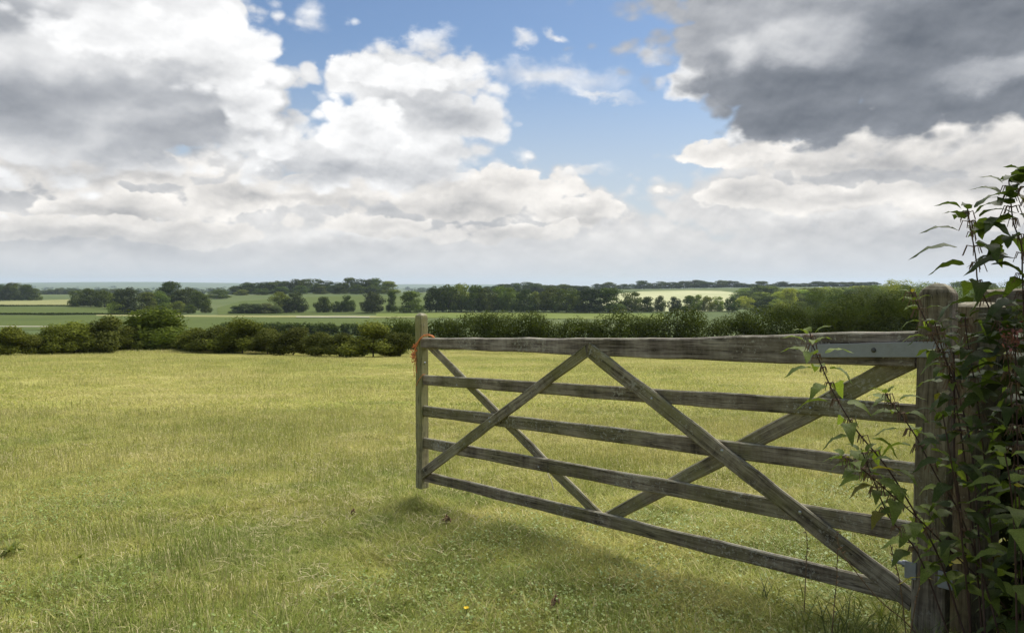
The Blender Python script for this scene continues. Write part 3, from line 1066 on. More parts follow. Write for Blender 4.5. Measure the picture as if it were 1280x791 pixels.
def tree(px, top, w, d, tone, label, group, near=False, kind='tree', sink=0.0, style=None):
    g = on_ground(px, d)
    h = max(1.5, at(px, top, d).z - g.z)
    wid = w / F * d
    t = link(kind, None, loc=(g.x, g.y, g.z - 0.05 - sink), rot=(0, 0, random.uniform(0, 6.28)))
    tag(t, label, 'tree', group)
    me = random.choice(CROWNS_N if near else CROWNS) if style is None else CROWNS[style]
    c = link('crown', me, t)
    c.scale = (wid, wid, h)
    j = random.uniform(0.75, 1.4)
    c.color = (tone[0] * j * random.uniform(0.9, 1.15), tone[1] * j, tone[2] * j, 1)
    k = link('trunk', random.choice(TRUNKS), t)
    s = (wid + h) / 2
    k.scale = (s * 0.9, s * 0.9, h)
    return t


def row_of(items, d, tone, phrase, group, **kw):
    """items (px, top, width[, depth[, tone]]); the label counts them from the left in their row"""
    for i, it in enumerate(sorted(items)):
        dd = it[3] if len(it) > 3 else d
        tn = it[4] if len(it) > 4 else tone
        tree(it[0], it[1] - kw.get('lift', 0) - random.uniform(-1, 1) * kw.get('vary', 0), it[2] * kw.get('broad', 1.0), dd, tn, '%s tree from the left in %s' % (ORD[i], phrase), group, near=kw.get('near', False))


row_of([(-14, 356, 20), (2, 356.5, 20), (13, 354.5, 19), (24, 354.8, 20), (35, 356, 19), (44, 361, 16)], 570, DARK, 'the dark wood at the far left edge', 'trees of the wood at the far left')
row_of([(56, 364, 12), (66, 362.5, 12), (76, 361, 13), (86, 363, 13), (97, 362, 13), (108, 363, 12), (120, 362.5, 13), (132, 361.5, 12), (144, 362, 12)], 980, BLUE, 'the bluish line beyond the left hayfield', 'trees of the bluish line beyond the hayfield', lift=0.5, broad=1.4)
row_of([(98, 364, 24, 420), (114, 361.5, 30, 410), (131, 364, 24, 400), (144, 367, 20, 380, MID), (160, 361.5, 38, 330, (0.040, 0.054, 0.020)), (146, 377, 20, 325, LITE),
        (183, 366, 30, 345, MID), (198, 365, 28, 360, MID), (213, 353, 36, 390, DARK), (233, 361, 32, 380, DARK), (248, 365, 26, 370, DARK), (258, 375, 13, 335, DARK), (222, 377, 20, 330, MID), (205, 379, 18, 332, MID), (238, 381, 16, 328, DARK)],
       360, DARK, 'the big dark clump above the left hedge', 'trees of the clump above the left hedge')
row_of([(263, 368, 14, 540, MID), (274, 362.5, 24, 520, DARK), (284, 371, 13, 540, MID)], 540, DARK, 'the small trio beside the wooded hill', 'three trees beside the wooded hill')
row_of([(297, 358.5, 19), (309, 354.5, 20), (321, 356, 18), (333, 354.5, 20), (345, 353.5, 20), (357, 353.5, 20), (369, 350.8, 21), (381, 350.5, 22), (394, 350.5, 20), (406, 352.5, 20), (418, 354.5, 18), (436, 348.8, 26), (450, 351.5, 19),
        (462, 351, 19), (471, 348.8, 20), (486, 353, 22, 600, MID), (303, 363, 16, 590, MID), (328, 361, 18, 590), (352, 360, 18, 595), (376, 359, 18, 595), (401, 359, 17, 595), (425, 358.5, 17, 595), (447, 358.5, 18, 590), (467, 358, 18, 590)],
       625, DARK, 'the dark wood on the hilltop', 'trees of the hilltop wood', lift=1.2, broad=1.12, vary=1.2)
row_of([(349, 366, 24, 345, MID), (368, 366, 32, 340, (0.040, 0.054, 0.020)), (404, 371.5, 24, 342, DARK), (422, 377, 13, 345, DARK), (434, 370, 18, 345, DARK), (465, 366.5, 32, 340, (0.042, 0.058, 0.021)), (490, 364, 14, 345, DARK), (513, 364.5, 32, 340, MID)],
       342, DARK, 'the spaced line below the hilltop wood', 'spaced trees below the hilltop wood')
row_of([(297, 382, 22), (309, 379.5, 24), (322, 380, 24), (334, 379, 22), (345, 382, 18)], 330, (0.095, 0.118, 0.045), 'the low grey-green thicket under the hill field', 'low thicket trees under the hill field')
row_of([(545, 362, 26), (561, 358.5, 28), (577, 358, 28, 355, MID), (593, 358.5, 28), (608, 362, 24), (623, 361, 26, 350, MID), (640, 362.5, 24, 345, MID), (655, 364, 24), (672, 368, 22, 350, MID), (690, 361.5, 28), (708, 362, 32, 340), (722, 367, 18, 350, MID), (737, 363, 34, 338, (0.042, 0.058, 0.021)), (760, 362.5, 36, 340),
        (789, 366, 26, 345), (809, 373, 15), (825, 372.5, 14, 345), (843, 372.5, 16, 340, (0.042, 0.058, 0.021)), (861, 371, 16, 350, MID), (872, 370.5, 15, 352, LITE), (884, 373, 13, 350, LITE), (897, 372.5, 14, 352, LITE), (915, 372, 17, 345)],
       345, DARK, 'the long row beyond the tall middle hedge', 'trees of the long row beyond the middle hedge', lift=1.2, broad=1.15, vary=1.0)
row_of([(600, 361, 18), (616, 358.5, 18), (631, 356, 20), (646, 355, 18), (660, 354, 20), (674, 355.5, 19), (688, 357.5, 18), (703, 356.5, 20), (718, 358, 18), (732, 358.5, 18)],
       640, BLUE, 'the hazier wood rising behind the long row', 'trees of the hazier wood behind the long row', lift=0.8, broad=1.4)
row_of([(748, 358, 14), (762, 357.5, 14), (778, 358, 15), (801, 353, 18), (815, 356.5, 14), (827, 354.8, 14), (841, 355, 15), (854, 355, 14), (868, 353.8, 15), (875, 353.2, 16), (887, 356, 14), (901, 354.8, 15), (914, 355.8, 14), (926, 356.5, 14), (938, 357, 15), (951, 356.5, 14), (964, 357.2, 14), (978, 356, 15), (992, 357, 14),
        (1006, 356, 14), (1022, 356.5, 15), (1036, 357, 14), (1050, 356, 14), (1064, 355.2, 15), (1077, 354.8, 14), (1089, 355.2, 14), (1200, 356, 14), (1216, 355, 16), (1232, 356, 15)],
       880, BLUE, 'the ridge line on the right horizon', 'trees on the right horizon', lift=3.4, broad=1.5, vary=1.6)
row_of([(934, 362, 26), (948, 359.5, 28, 520, DARK), (962, 361, 26, 520, MID), (975, 366, 20, 420, LITE), (986, 364.5, 20, 360, LITE), (1000, 371, 20, 380, MID), (944, 371, 22, 400, MID), (958, 373, 22, 390, DARK), (972, 376, 18, 370, LITE), (930, 374, 18, 380, LITE), (1010, 363, 30, 480, MID), (1030, 361, 30, 500, LITE), (1050, 362, 30, 480, MID), (1073, 361, 30, 480, LITE)],
       540, MID, 'the mixed copse right of the barley field', 'trees of the copse right of the barley field', lift=2.0, broad=1.3, vary=1.5)
row_of([(1022, 367, 44, 190, MID), (1044, 369, 40, 170, DARK), (1062, 370, 44, 160, (0.06, 0.08, 0.024)), (1083, 364, 40, 230, MID), (1100, 365, 44, 185, (0.075, 0.1, 0.03)), (1118, 354.5, 48, 260, LITE), (1138, 362, 44, 200, MID), (1160, 358, 50, 220, MID), (1205, 356, 46, 210, MID), (1235, 360, 50, 190, DARK), (1275, 357, 60, 200, MID), (1320, 357, 60, 200, DARK)],
       190, MID, 'the leafy clump over the hedge at right', 'trees of the leafy clump at right', near=True, lift=2.0, vary=1.5)

row_of([(932, 368, 22, 450), (950, 367, 24, 450, LITE), (990, 366, 24, 430), (1004, 364, 26, 440, LITE), (1020, 362, 28, 440), (1040, 363, 28, 430, LITE), (1058, 362, 30, 440), (1077, 360, 30, 430), (1094, 359, 30, 440, LITE), (1112, 359, 30, 430), (1130, 358, 30, 440)],
       440, MID, 'the pale wooded slope at right', 'trees of the pale wooded slope', lift=1.5, broad=1.3)
row_of([(1012, 376, 30, 300, DARK), (1034, 377, 30, 290), (1000, 380, 26, 280), (1056, 376, 32, 280, LITE), (1078, 375, 32, 280), (978, 382, 24, 300), (956, 383, 24, 320, DARK)],
       290, MID, 'the low fringe over the right hedge', 'trees of the low fringe over the hedge', lift=2.0, broad=1.3)

# far-off woodland and hedgerow trees of the plain: one mass nobody could count
rng = np.random.default_rng(5)
base_me = CROWNS[0]
nb = len(base_me.vertices)
co = np.empty(nb * 3, np.float32)
base_me.vertices.foreach_get('co', co)
co = co.reshape(-1, 3)[: 3 * 260]
vs = []
for k in range(560):
    d = float(rng.uniform(1150, 5200))
    line = rng.integers(0, 26)
    d = 1150 * (4.6 ** (line / 26.0)) * (1 + rng.normal() * 0.012)
    xx = float(rng.uniform(-0.78, 0.78)) * d
    if vnoise([xx], [d], 420, 9)[0] < 0.42:
        continue
    hgt = rng.uniform(6, 12)
    wdt = hgt * rng.uniform(1.2, 3.2)
    z = gz(xx, d)
    big = co.copy()
    c3 = big.reshape(-1, 3, 3)
    cen = c3.mean(1, keepdims=True)
    c3 = cen + (c3 - cen) * 3.2
    vs.append((c3.reshape(-1, 3) * (wdt, wdt, hgt) + (xx, d, z)))
V = np.concatenate(vs)
fw = link('far_woodland', np_mesh('far_woodland', V, np.arange(len(V)).reshape(-1, 3), M_LEAF))
fw.color = (*BLUE, 1)
tag(fw, 'far-off woods and hedgerow trees fading over the plain below the horizon', 'woodland', kind='stuff')


# ------------------------------------------------------------------ hedges and shrubs
def hedge_mesh(name, path, tops, depth, n, size, seed, lump=1.0, mat=None):
    """path: list of (px, y); tops: (px, top row); lobes strung along it from the ground to the top"""
    rng = np.random.default_rng(seed)
    px = np.array([p[0] for p in path], float)
    yy = np.array([p[1] for p in path], float)
    lobes = []
    x = px[0]
    while x < px[-1]:
        y = float(np.interp(x, px, yy))
        g = on_ground(x, y)
        tz = at(x, float(np.interp(x, [t[0] for t in tops], [t[1] for t in tops])), y).z
        h = max(0.5, tz - g.z) * (1 + 0.34 * (vnoise([x], [0], 26, seed)[0] - 0.5))
        for lvl in (rng.uniform(0.05, 0.3), rng.uniform(0.3, 0.6), rng.uniform(0.6, 0.86)):
            r = h * rng.uniform(0.16, 0.36) * lump
            zc_ = min(g.z + h * lvl, g.z + h - r * 0.85)
            lobes.append((g.x + rng.normal() * 0.2 * h, y + rng.normal() * depth * 0.22, zc_, r * rng.uniform(1.1, 1.7), r * 1.2 + depth * 0.2, r))
        x += h * rng.uniform(0.12, 0.30) * F / y
    P, N = lobe_points(lobes, n, rng, 0.5, 0.24)
    g = hz(P[:, 0], P[:, 1])
    P[:, 2] = np.maximum(P[:, 2], g + 0.02)
    org = np.array(on_ground(float(px.mean()), float(yy.mean())))
    v, f = leaves_np(P - org, N, size, rng, True)
    return np_mesh(name, v, f, mat or M_HEDGE), Vector(org), lobes


def hedge(name, path, tops, depth, n, size, seed, tone, label, lump=1.0, stems=0, group=None):
    me, org, lobes = hedge_mesh('foliage', path, tops, depth, n, size, seed, lump)
    h = link(name, None, loc=org)
    tag(h, label, 'hedge', group)
    fo = link('foliage', me, h)
    fo.color = (*tone, 1)
    if stems:
        rnd = random.Random(seed)
        bms = []
        for k in range(stems):
            L = lobes[(k * len(lobes)) // stems]
            p = Vector((L[0], L[1], gz(L[0], L[1]) - 0.05)) - org
            tz = (L[2] - org.z) + L[5] * 0.4
            bms.append(tube_bm([p, p + Vector((rnd.uniform(-0.1, 0.1), rnd.uniform(-0.1, 0.1), (tz - p.z) * 0.5)), Vector((p.x + rnd.uniform(-0.3, 0.3), p.y + rnd.uniform(-0.2, 0.2), tz))], 0.04, 5, 0.4))
        tag(bm_obj('stems', merge(bms), M_BARK, h), kind='stuff')
    return h


hedge('hedge', [(498, 51), (700, 51), (900, 50.5), (1150, 50), (1320, 49.5)],
      [(498, 400), (530, 395), (560, 393), (620, 393), (700, 391), (760, 390), (830, 387.5), (900, 386), (960, 385), (1000, 383), (1060, 376), (1100, 371), (1150, 369), (1420, 370)],
      1.3, 170000, 0.092, 3, (0.062, 0.080, 0.015), 'long tall dark green hedge crossing the view behind the gate', 1.0, 40)
hedge('hedge', [(280, 190), (400, 186), (520, 182)], [(280, 402), (330, 403), (420, 404), (520, 404)], 1.2, 16000, 0.34, 4, DARK, 'low dark hedge across the green field above the left bushes')
hedge('hedge', [(-60, 318), (80, 318), (186, 318)], [(-60, 391), (60, 390.8), (130, 391.2), (186, 391)], 0.8, 8000, 0.36, 5, DARK, 'thin dark hedgerow between the two green fields at left', 1.2)
hedge('hedge', [(-60, 430), (100, 425)], [(-60, 380.6), (100, 381.2)], 0.8, 5000, 0.5, 6, DARK, 'short thin hedgerow below the hayfield at far left', 1.2)

hedge('hedge', [(-60, 48.5), (100, 48.6), (200, 49.5), (330, 49), (500, 48.5)], [(-60, 417), (60, 415), (150, 412), (200, 410), (260, 414), (320, 413), (400, 418), (500, 417)], 1.2, 60000, 0.085, 13, (0.085, 0.10, 0.021),
      'rough green hedge behind the bushes along the left edge of the pasture', 1.0, 20)
hedge('hedge', [(-60, 46.6), (100, 46.8), (200, 47.6), (330, 46.6), (450, 45.6), (505, 45.8)], [(-60, 430), (20, 427), (70, 424), (110, 429), (160, 424), (210, 428), (250, 421), (290, 428), (340, 423), (380, 428), (430, 424), (470, 428), (505, 424)], 0.9, 52000, 0.075, 17, (0.10, 0.118, 0.024),
      'low ragged bramble hedge at the foot of the left bushes', 1.0, 20)
SHR = [(-16, 417, 50, 'yellowish rounded bush'), (12, 410, 52, 'yellow-green rounded bush'), (40, 420, 44, 'low pale bramble'), (64, 409, 52, 'bright yellow-green bush'), (92, 405, 54, 'bright yellow-green bush'), (114, 415, 44, 'low mid-green bramble'),
       (138, 398, 62, 'dark brownish-green bush'), (163, 409, 44, 'low mid-green bramble'), (200, 389, 82, 'big bushy shrub'), (240, 412, 46, 'low mid-green bramble'), (268, 409, 50, 'dark rounded bush'),
       (302, 401, 56, 'bright rounded bush'), (334, 412, 50, 'low dark bramble'), (366, 411, 54, 'low dark bramble'), (396, 417, 46, 'low dark bramble'), (424, 418, 44, 'low dark bramble'), (466, 405, 62, 'olive domed bush'), (500, 417, 46, 'low dark bramble')]
TONE = {'yellow': (0.140, 0.155, 0.028), 'bright': (0.140, 0.160, 0.028), 'dark': (0.088, 0.098, 0.024), 'mid': (0.119, 0.134, 0.027), 'big': (0.112, 0.144, 0.027), 'olive': (0.125, 0.138, 0.027), 'pale': (0.144, 0.156, 0.031), 'front': (0.125, 0.144, 0.029)}
WHERE = {-16: 'cut by the left edge', 12: 'at the left edge of the hedge', 40: 'second low one from the left edge', 64: 'left of the pair before the green crop', 92: 'right of the pair before the green crop', 114: 'between the bright pair and the dark bush',
         138: 'just left of the big shrub', 163: 'tucked between the dark bush and the big shrub', 200: 'standing tallest in the left hedge', 240: 'touching the big shrub on its right', 268: 'two places right of the big shrub',
         302: 'tallest between the big shrub and the gate', 334: 'next right of the bright rounded bush', 366: 'two right of the bright rounded bush', 396: 'three right of the bright rounded bush', 424: 'just left of the olive dome',
         466: 'just left of the gate head', 500: 'directly left of the gate head post', 26: 'at the foot of the leftmost bushes', 80: 'at the foot of the bright pair', 330: 'at the foot of the bright rounded bush', 390: 'midway between the big shrub and the gate',
         440: 'at the foot of the olive dome', 490: 'at the foot of the hedge beside the gate head', 270: 'at the foot of the dark rounded bush'}


def shrub_mesh(seed, n, size):
    rng = np.random.default_rng(seed)
    lobes = []
    for k in range(15):
        a = rng.uniform(0, 6.28)
        t = rng.uniform(0, 1)
        rad = 0.34 * math.sqrt(max(0.0, 1 - t * t)) * rng.uniform(0.4, 1)
        r = rng.uniform(0.13, 0.22)
        lobes.append((rad * math.cos(a), rad * math.sin(a), 0.14 + 0.68 * t, r, r, r * 1.05))
    P, N = lobe_points(lobes, n, rng, 0.45, 0.55)
    # loose shoots standing up out of the top
    m = n // 6
    k = rng.integers(0, n, m)
    sh = P[k] * (1.04, 1.04, 1) + np.stack([rng.normal(size=m) * 0.035, rng.normal(size=m) * 0.035, rng.uniform(-0.02, 0.11, m)], -1)
    P = np.concatenate([P, sh])
    N = np.concatenate([N, rand_dirs(m, rng)])
    P[:, 2] = np.maximum(P[:, 2], 0.01)
    P[:, 2] /= np.percentile(P[:, 2], 99.3)
    v, f = leaves_np(P, N, size, rng, True)
    return np_mesh('foliage', v, f, M_HEDGE)


SHM = [shrub_mesh(80 + k, 9500, 0.028) for k in range(5)]
STM = trunk_mesh(77)
for k, (px, top, w, what) in enumerate(SHR):
    base_row = float(np.interp(px, [-20, 100, 200, 330, 450, 520], [446, 443, 440.5, 444, 448, 447]))
    front_ = what.startswith('front')
    d = min(48.5, rowdist(px, base_row + (2.0 if front_ else 0), 25)) + (0.0 if front_ else 1.3)
    g = on_ground(px, d)
    h = at(px, top, d).z - g.z
    s = link('shrub', None, loc=(g.x, g.y, g.z - 0.03), rot=(0, 0, random.uniform(0, 6.28)))
    word = what.replace('front bramble', 'low bramble') + ' in the left hedge ' if px not in (200, 240) else what + ' '
    tag(s, word + WHERE[px], 'bush', 'bushes of the left hedge')
    fo = link('foliage', SHM[k % 5], s)
    wid = w / F * d
    fo.scale = (wid * (1.25 if front_ else 1.55), wid * (1.0 if front_ else 1.2), h * 1.04)
    key = [q for q in TONE if what.split()[0].startswith(q) or (what.startswith('low') and what.split()[1].startswith(q))][0]
    j = random.uniform(0.9, 1.1)
    fo.color = tuple(c * j for c in TONE[key]) + (1,)
    stt = link('stem', STM, s)
    stt.scale = (wid * 0.8, wid * 0.8, h * 0.9)

# ------------------------------------------------------------------ grass of the pasture: blades instanced on scattered points
def grass_mat():
    m, n, out = new_mat('grass_blades')
    geo = n.new('ShaderNodeNewGeometry')
    P = geo.outputs['Position']
    flat = n.v('MULTIPLY', P, (1.0, 1.0, 0.0))
    col = pasture_colour(n, flat)
    r = geo.outputs['Random Per Island']
    col = n.mix(n.mr(r, 0.66, 0.84, 0.0, 0.75), col, (0.60, 0.52, 0.28))
    col = n.mix(n.mr(r, 0.0, 0.34, 0.6, 0.0), col, (0.16, 0.21, 0.035))
    # thin round blades scatter like the turf they stand in: bend the shading normal towards the turf's own
    nrm = n.v('NORMALIZE', n.v('ADD', n.v('SCALE', geo.outputs['Normal'], 0.32), (0.0, 0.0, 0.85)))
    bs = n.new('ShaderNodeBsdfPrincipled')
    n.put(bs.inputs['Base Color'], col)
    n.put(bs.inputs['Normal'], nrm)
    bs.inputs['Roughness'].default_value = 0.65
    bs.inputs['Specular IOR Level'].default_value = 0.2
    tr = n.new('ShaderNodeBsdfTranslucent')
    n.put(tr.inputs['Color'], n.v('MULTIPLY', col, (1.15, 1.15, 0.8)))
    mx = n.new('ShaderNodeMixShader')
    mx.inputs[0].default_value = 0.30
    n.l.new(bs.outputs[0], mx.inputs[1])
    n.l.new(tr.outputs[0], mx.inputs[2])
    n.l.new(mx.outputs[0], out.inputs['Surface'])
    return m


M_GRASS = grass_mat()


def blades(name, n, rad, hlo, hhi, wid, lean, seed, mat=None, seeds=0.0):
    rng = np.random.default_rng(seed)
    a = rng.uniform(0, 6.283, n)
    r = rad * np.sqrt(rng.uniform(0, 1, n))
    x0, y0 = r * np.cos(a), r * np.sin(a)
    h = rng.uniform(hlo, hhi, n) * (0.75 + 0.25 * np.cos(np.minimum(1.2, r / rad * 1.2)))
    th = rng.uniform(0, 6.283, n)
    dxy = np.stack([np.cos(th), np.sin(th)], -1)
    ln = lean * rng.uniform(0.2, 1.6, n) * h
    ph = rng.uniform(0, 6.283, n)
    w = np.stack([np.cos(ph), np.sin(ph)], -1) * (wid * rng.uniform(0.6, 1.3, n))[:, None] * 0.5
    def pt(t, side, k):
        q = np.zeros((n, 3))
        off = dxy * (ln * t ** 1.8)[:, None]
        q[:, 0] = x0 + off[:, 0] + side * w[:, 0] * k
        q[:, 1] = y0 + off[:, 1] + side * w[:, 1] * k
        q[:, 2] = h * (t - 0.18 * lean * t * t) - 0.01
        return q
    one = np.ones(n)
    V = np.stack([pt(0 * one, -1, 1), pt(0 * one, 1, 1), pt(0.5 * one, -1, 0.8), pt(0.5 * one, 1, 0.8), pt(one, 0, 0)], 1).reshape(-1, 3)
    b = (np.arange(n) * 5)[:, None]
    Ft = np.concatenate([b + [0, 1, 3], b + [0, 3, 2], b + [2, 3, 4]], 1).reshape(-1, 3)
    if seeds:
        # thin straw stalks carrying a small seed head
        m = int(n * seeds)
        k = rng.integers(0, n, m)
        hs_ = rng.uniform(1.3, 2.1, m) * hhi
        bx, by = x0[k], y0[k]
        t2 = rng.uniform(0, 6.283, m)
        lx, ly = np.cos(t2) * hs_ * 0.25, np.sin(t2) * hs_ * 0.25
        wx, wy = np.cos(t2 + 1.57) * wid * 0.25, np.sin(t2 + 1.57) * wid * 0.25
        z = np.zeros(m)
        q = np.stack([np.stack([bx - wx, by - wy, z], -1), np.stack([bx + wx, by + wy, z], -1), np.stack([bx + lx * 0.7 + wx, by + ly * 0.7 + wy, hs_ * 0.78], -1), np.stack([bx + lx * 0.7 - wx, by + ly * 0.7 - wy, hs_ * 0.78], -1),
                      np.stack([bx + lx * 0.85 + wx * 3, by + ly * 0.85 + wy * 3, hs_ * 0.88], -1), np.stack([bx + lx * 0.85 - wx * 3, by + ly * 0.85 - wy * 3, hs_ * 0.88], -1), np.stack([bx + lx, by + ly, hs_], -1)], 1).reshape(-1, 3)
        b2 = (np.arange(m) * 7 + len(V))[:, None]
        F2 = np.concatenate([b2 + [0, 1, 2], b2 + [0, 2, 3], b2 + [3, 2, 4], b2 + [3, 4, 5], b2 + [5, 4, 6]], 1).reshape(-1, 3)
        V = np.concatenate([V, q])
        Ft = np.concatenate([Ft, F2])
    return np_mesh(name, V, Ft, mat or M_GRASS)


def scatter(name, label, pts, rot, scl, idx, meshes):
    """one object whose points carry instances of the tufts (geometry nodes)"""
    me = bpy.data.meshes.new(name)
    me.vertices.add(len(pts))
    me.vertices.foreach_set('co', np.asarray(pts, np.float32).ravel())
    for nm, typ, dat in (('turn', 'FLOAT', rot), ('size', 'FLOAT', scl), ('pick', 'INT', idx)):
        at_ = me.attributes.new(nm, typ, 'POINT')
        at_.data.foreach_set('value', np.asarray(dat, np.int32 if typ == 'INT' else np.float32))
    ob = link(name, me)
    tag(ob, label, kind='stuff')
    coll = bpy.data.collections.new(name + '_tufts')
    for k, m_ in enumerate(meshes):
        coll.objects.link(bpy.data.objects.new('%s_tuft_%02d' % (name, k), m_))
    g = bpy.data.node_groups.new(name, 'GeometryNodeTree')
    g.interface.new_socket('Geometry', in_out='INPUT', socket_type='NodeSocketGeometry')
    g.interface.new_socket('Geometry', in_out='OUTPUT', socket_type='NodeSocketGeometry')
    n = NT(g)
    gi, go = n.new('NodeGroupInput'), n.new('NodeGroupOutput')
    ci = n.new('GeometryNodeCollectionInfo')
    ci.inputs['Collection'].default_value = coll
    ci.inputs['Separate Children'].default_value = True
    ci.inputs['Reset Children'].default_value = True
    def attr(nm, typ):
        a = n.new('GeometryNodeInputNamedAttribute', data_type=typ)
        a.inputs['Name'].default_value = nm
        return a.outputs['Attribute']
    ip = n.new('GeometryNodeInstanceOnPoints')
    n.l.new(gi.outputs[0], ip.inputs['Points'])
    n.l.new(ci.outputs[0], ip.inputs['Instance'])
    ip.inputs['Pick Instance'].default_value = True
    n.l.new(attr('pick', 'INT'), ip.inputs['Instance Index'])
    eul = n.xyz(0.0, 0.0, attr('turn', 'FLOAT'))
    n.l.new(eul, ip.inputs['Rotation'])
    s = attr('size', 'FLOAT')
    n.l.new(n.xyz(s, s, s), ip.inputs['Scale'])
    n.l.new(ip.outputs[0], go.inputs[0])
    md = ob.modifiers.new('tufts', 'NODES')
    md.node_group = g
    return ob


def litter(name, n, rad, seed):
    """dead straw lying loose over the turf"""
    rng = np.random.default_rng(seed)
    a = rng.uniform(0, 6.283, n)
    r = rad * np.sqrt(rng.uniform(0, 1, n))
    c = np.stack([r * np.cos(a), r * np.sin(a), rng.uniform(0.015, 0.055, n)], -1)
    t = rand_dirs(n, rng) * (1, 1, 0.25)
    t /= np.linalg.norm(t, axis=1, keepdims=True)
    L = rng.uniform(0.04, 0.13, n)[:, None]
    w = np.cross(t, np.array([0, 0, 1.0]))
    w = w / np.linalg.norm(w, axis=1, keepdims=True) * 0.0016
    bend = np.stack([rng.normal(size=n) * 0.012, rng.normal(size=n) * 0.012, rng.uniform(0, 0.012, n)], -1)
    V = np.stack([c - t * L / 2 - w, c - t * L / 2 + w, c + bend + w, c + bend - w, c + t * L / 2], 1).reshape(-1, 3)
    b = (np.arange(n) * 5)[:, None]
    Ft = np.concatenate([b + [0, 1, 2], b + [0, 2, 3], b + [3, 2, 4]], 1).reshape(-1, 3)
    return np_mesh(name, V, Ft, M_STRAW)


def clover(name, n, rad, seed):
    """low round-leaved herbs between the grass"""
    rng = np.random.default_rng(seed)
    a = rng.uniform(0, 6.283, n)
    r = rad * np.sqrt(rng.uniform(0, 1, n))
    c = np.stack([r * np.cos(a), r * np.sin(a), rng.uniform(0.02, 0.06, n)], -1)
    nn = rand_dirs(n, rng) * 0.5 + (0, 0, 1)
    nn /= np.linalg.norm(nn, axis=1, keepdims=True)
    v, f = leaves_np(c, nn, 0.012, rng, True, 1.3)
    return np_mesh(name, v, f, M_CLOVER)


M_STRAW = plain_mat('loose_straw', (0.46, 0.40, 0.22), 0.8, 0, 0.3, 9, 0.1)
M_CLOVER, n_, o_ = new_mat('low_herbs')
g_ = n_.new('ShaderNodeNewGeometry')
c_ = n_.mix(g_.outputs['Random Per Island'], (0.13, 0.19, 0.035), (0.22, 0.28, 0.06))
b_ = n_.new('ShaderNodeBsdfPrincipled')
n_.put(b_.inputs['Base Color'], c_)
b_.inputs['Roughness'].default_value = 0.6
n_.l.new(b_.outputs[0], o_.inputs['Surface'])
NEARM = [blades('tuft', 330, 0.22, 0.018, 0.048, 0.0036, 1.2, 1), blades('tuft', 310, 0.22, 0.02, 0.055, 0.0034, 1.4, 2), blades('tuft', 270, 0.22, 0.02, 0.055, 0.0032, 1.1, 3, None, 0.05),
         blades('tuft', 260, 0.20, 0.02, 0.05, 0.0030, 1.2, 4, None, 0.10), blades('tuft', 230, 0.12, 0.035, 0.10, 0.0045, 1.0, 5), blades('tuft', 170, 0.20, 0.012, 0.035, 0.004, 2.6, 6),
         litter('tuft', 18, 0.24, 7), clover('tuft', 60, 0.20, 8)]
FARM = [blades('tuft', 330, 0.55, 0.02, 0.055, 0.010, 1.1, 21), blades('tuft', 320, 0.55, 0.025, 0.06, 0.009, 1.2, 22, None, 0.05), blades('tuft', 310, 0.55, 0.02, 0.055, 0.008, 1.2, 23, None, 0.07), blades('tuft', 240, 0.40, 0.04, 0.10, 0.010, 1.0, 24)]


def spread(n, y0, y1, power, seed):
    """points inside the view wedge (and a margin), denser close by"""
    r = np.random.default_rng(seed)
    u = r.uniform(0, 1, n)
    y = (y0 ** power + u * (y1 ** power - y0 ** power)) ** (1 / power)
    x = r.uniform(-1, 1, n) * (0.83 * y + 1.9)
    return x, y, r


x, y, r = spread(19000, 2.0, 12.6, 1.35, 31)
N_ = len(x)
u1, u2 = r.uniform(size=N_), r.uniform(size=N_)
pn = vnoise(x, y, 1.4, 7) * 0.6 + vnoise(x, y, 0.45, 8) * 0.4
lush = vnoise(x, y, 2.4, 12) * 0.65 + vnoise(x, y, 0.8, 13) * 0.35 + np.clip((5.5 - y) * 0.05, -0.12, 0.14)
idx = np.where(pn > 0.66, 4, np.where(pn > 0.52, np.where(u1 < 0.5, 1, 0), np.where(pn > 0.40, np.where(u1 < 0.6, 2, 1), np.where(u1 < 0.7, 3, 2))))
idx = np.where(u2 < 0.08, 5, idx)
idx = np.where((u2 > 0.94), 6, idx)
idx = np.where((lush > 0.56) & (y < 8) & (u1 < 0.25), 7, np.where((lush > 0.56) & (u1 > 0.62), 4, idx))
idx = np.where((lush < 0.38) & (u1 < 0.07), 6, idx)
idx = np.where((y > 6.0) & (u2 > 0.1) & (u2 < 0.38), 3, idx)
scatter('near_grass', 'short yellow-green pasture grass in the foreground', np.stack([x, y, hz(x, y)], -1), r.uniform(0, 6.28, len(x)), r.uniform(0.75, 1.35, len(x)), idx, NEARM)
x, y, r = spread(12500, 11.6, 49.0, 1.4, 32)
pn = vnoise(x, y, 3.5, 7) * 0.6 + vnoise(x, y, 1.2, 8) * 0.4
idx = np.where(pn > 0.68, 3, np.where(pn > 0.5, 0, np.where(pn > 0.4, 1, 2)))
# rank grass along the foot of the hedges
xe, ye = r.uniform(-36, 40, 1500), r.uniform(45.9, 48.4, 1500)
x, y = np.concatenate([x, xe]), np.concatenate([y, ye])
idx = np.concatenate([idx, np.full(1500, 3)])
scl = np.concatenate([r.uniform(0.7, 1.3, len(x) - 1500), r.uniform(1.8, 4.2, 1500)])
scatter('pasture_grass', 'pale dry pasture grass running back to the hedges', np.stack([x, y, hz(x, y)], -1), r.uniform(0, 6.28, len(x)), scl, idx, FARM)

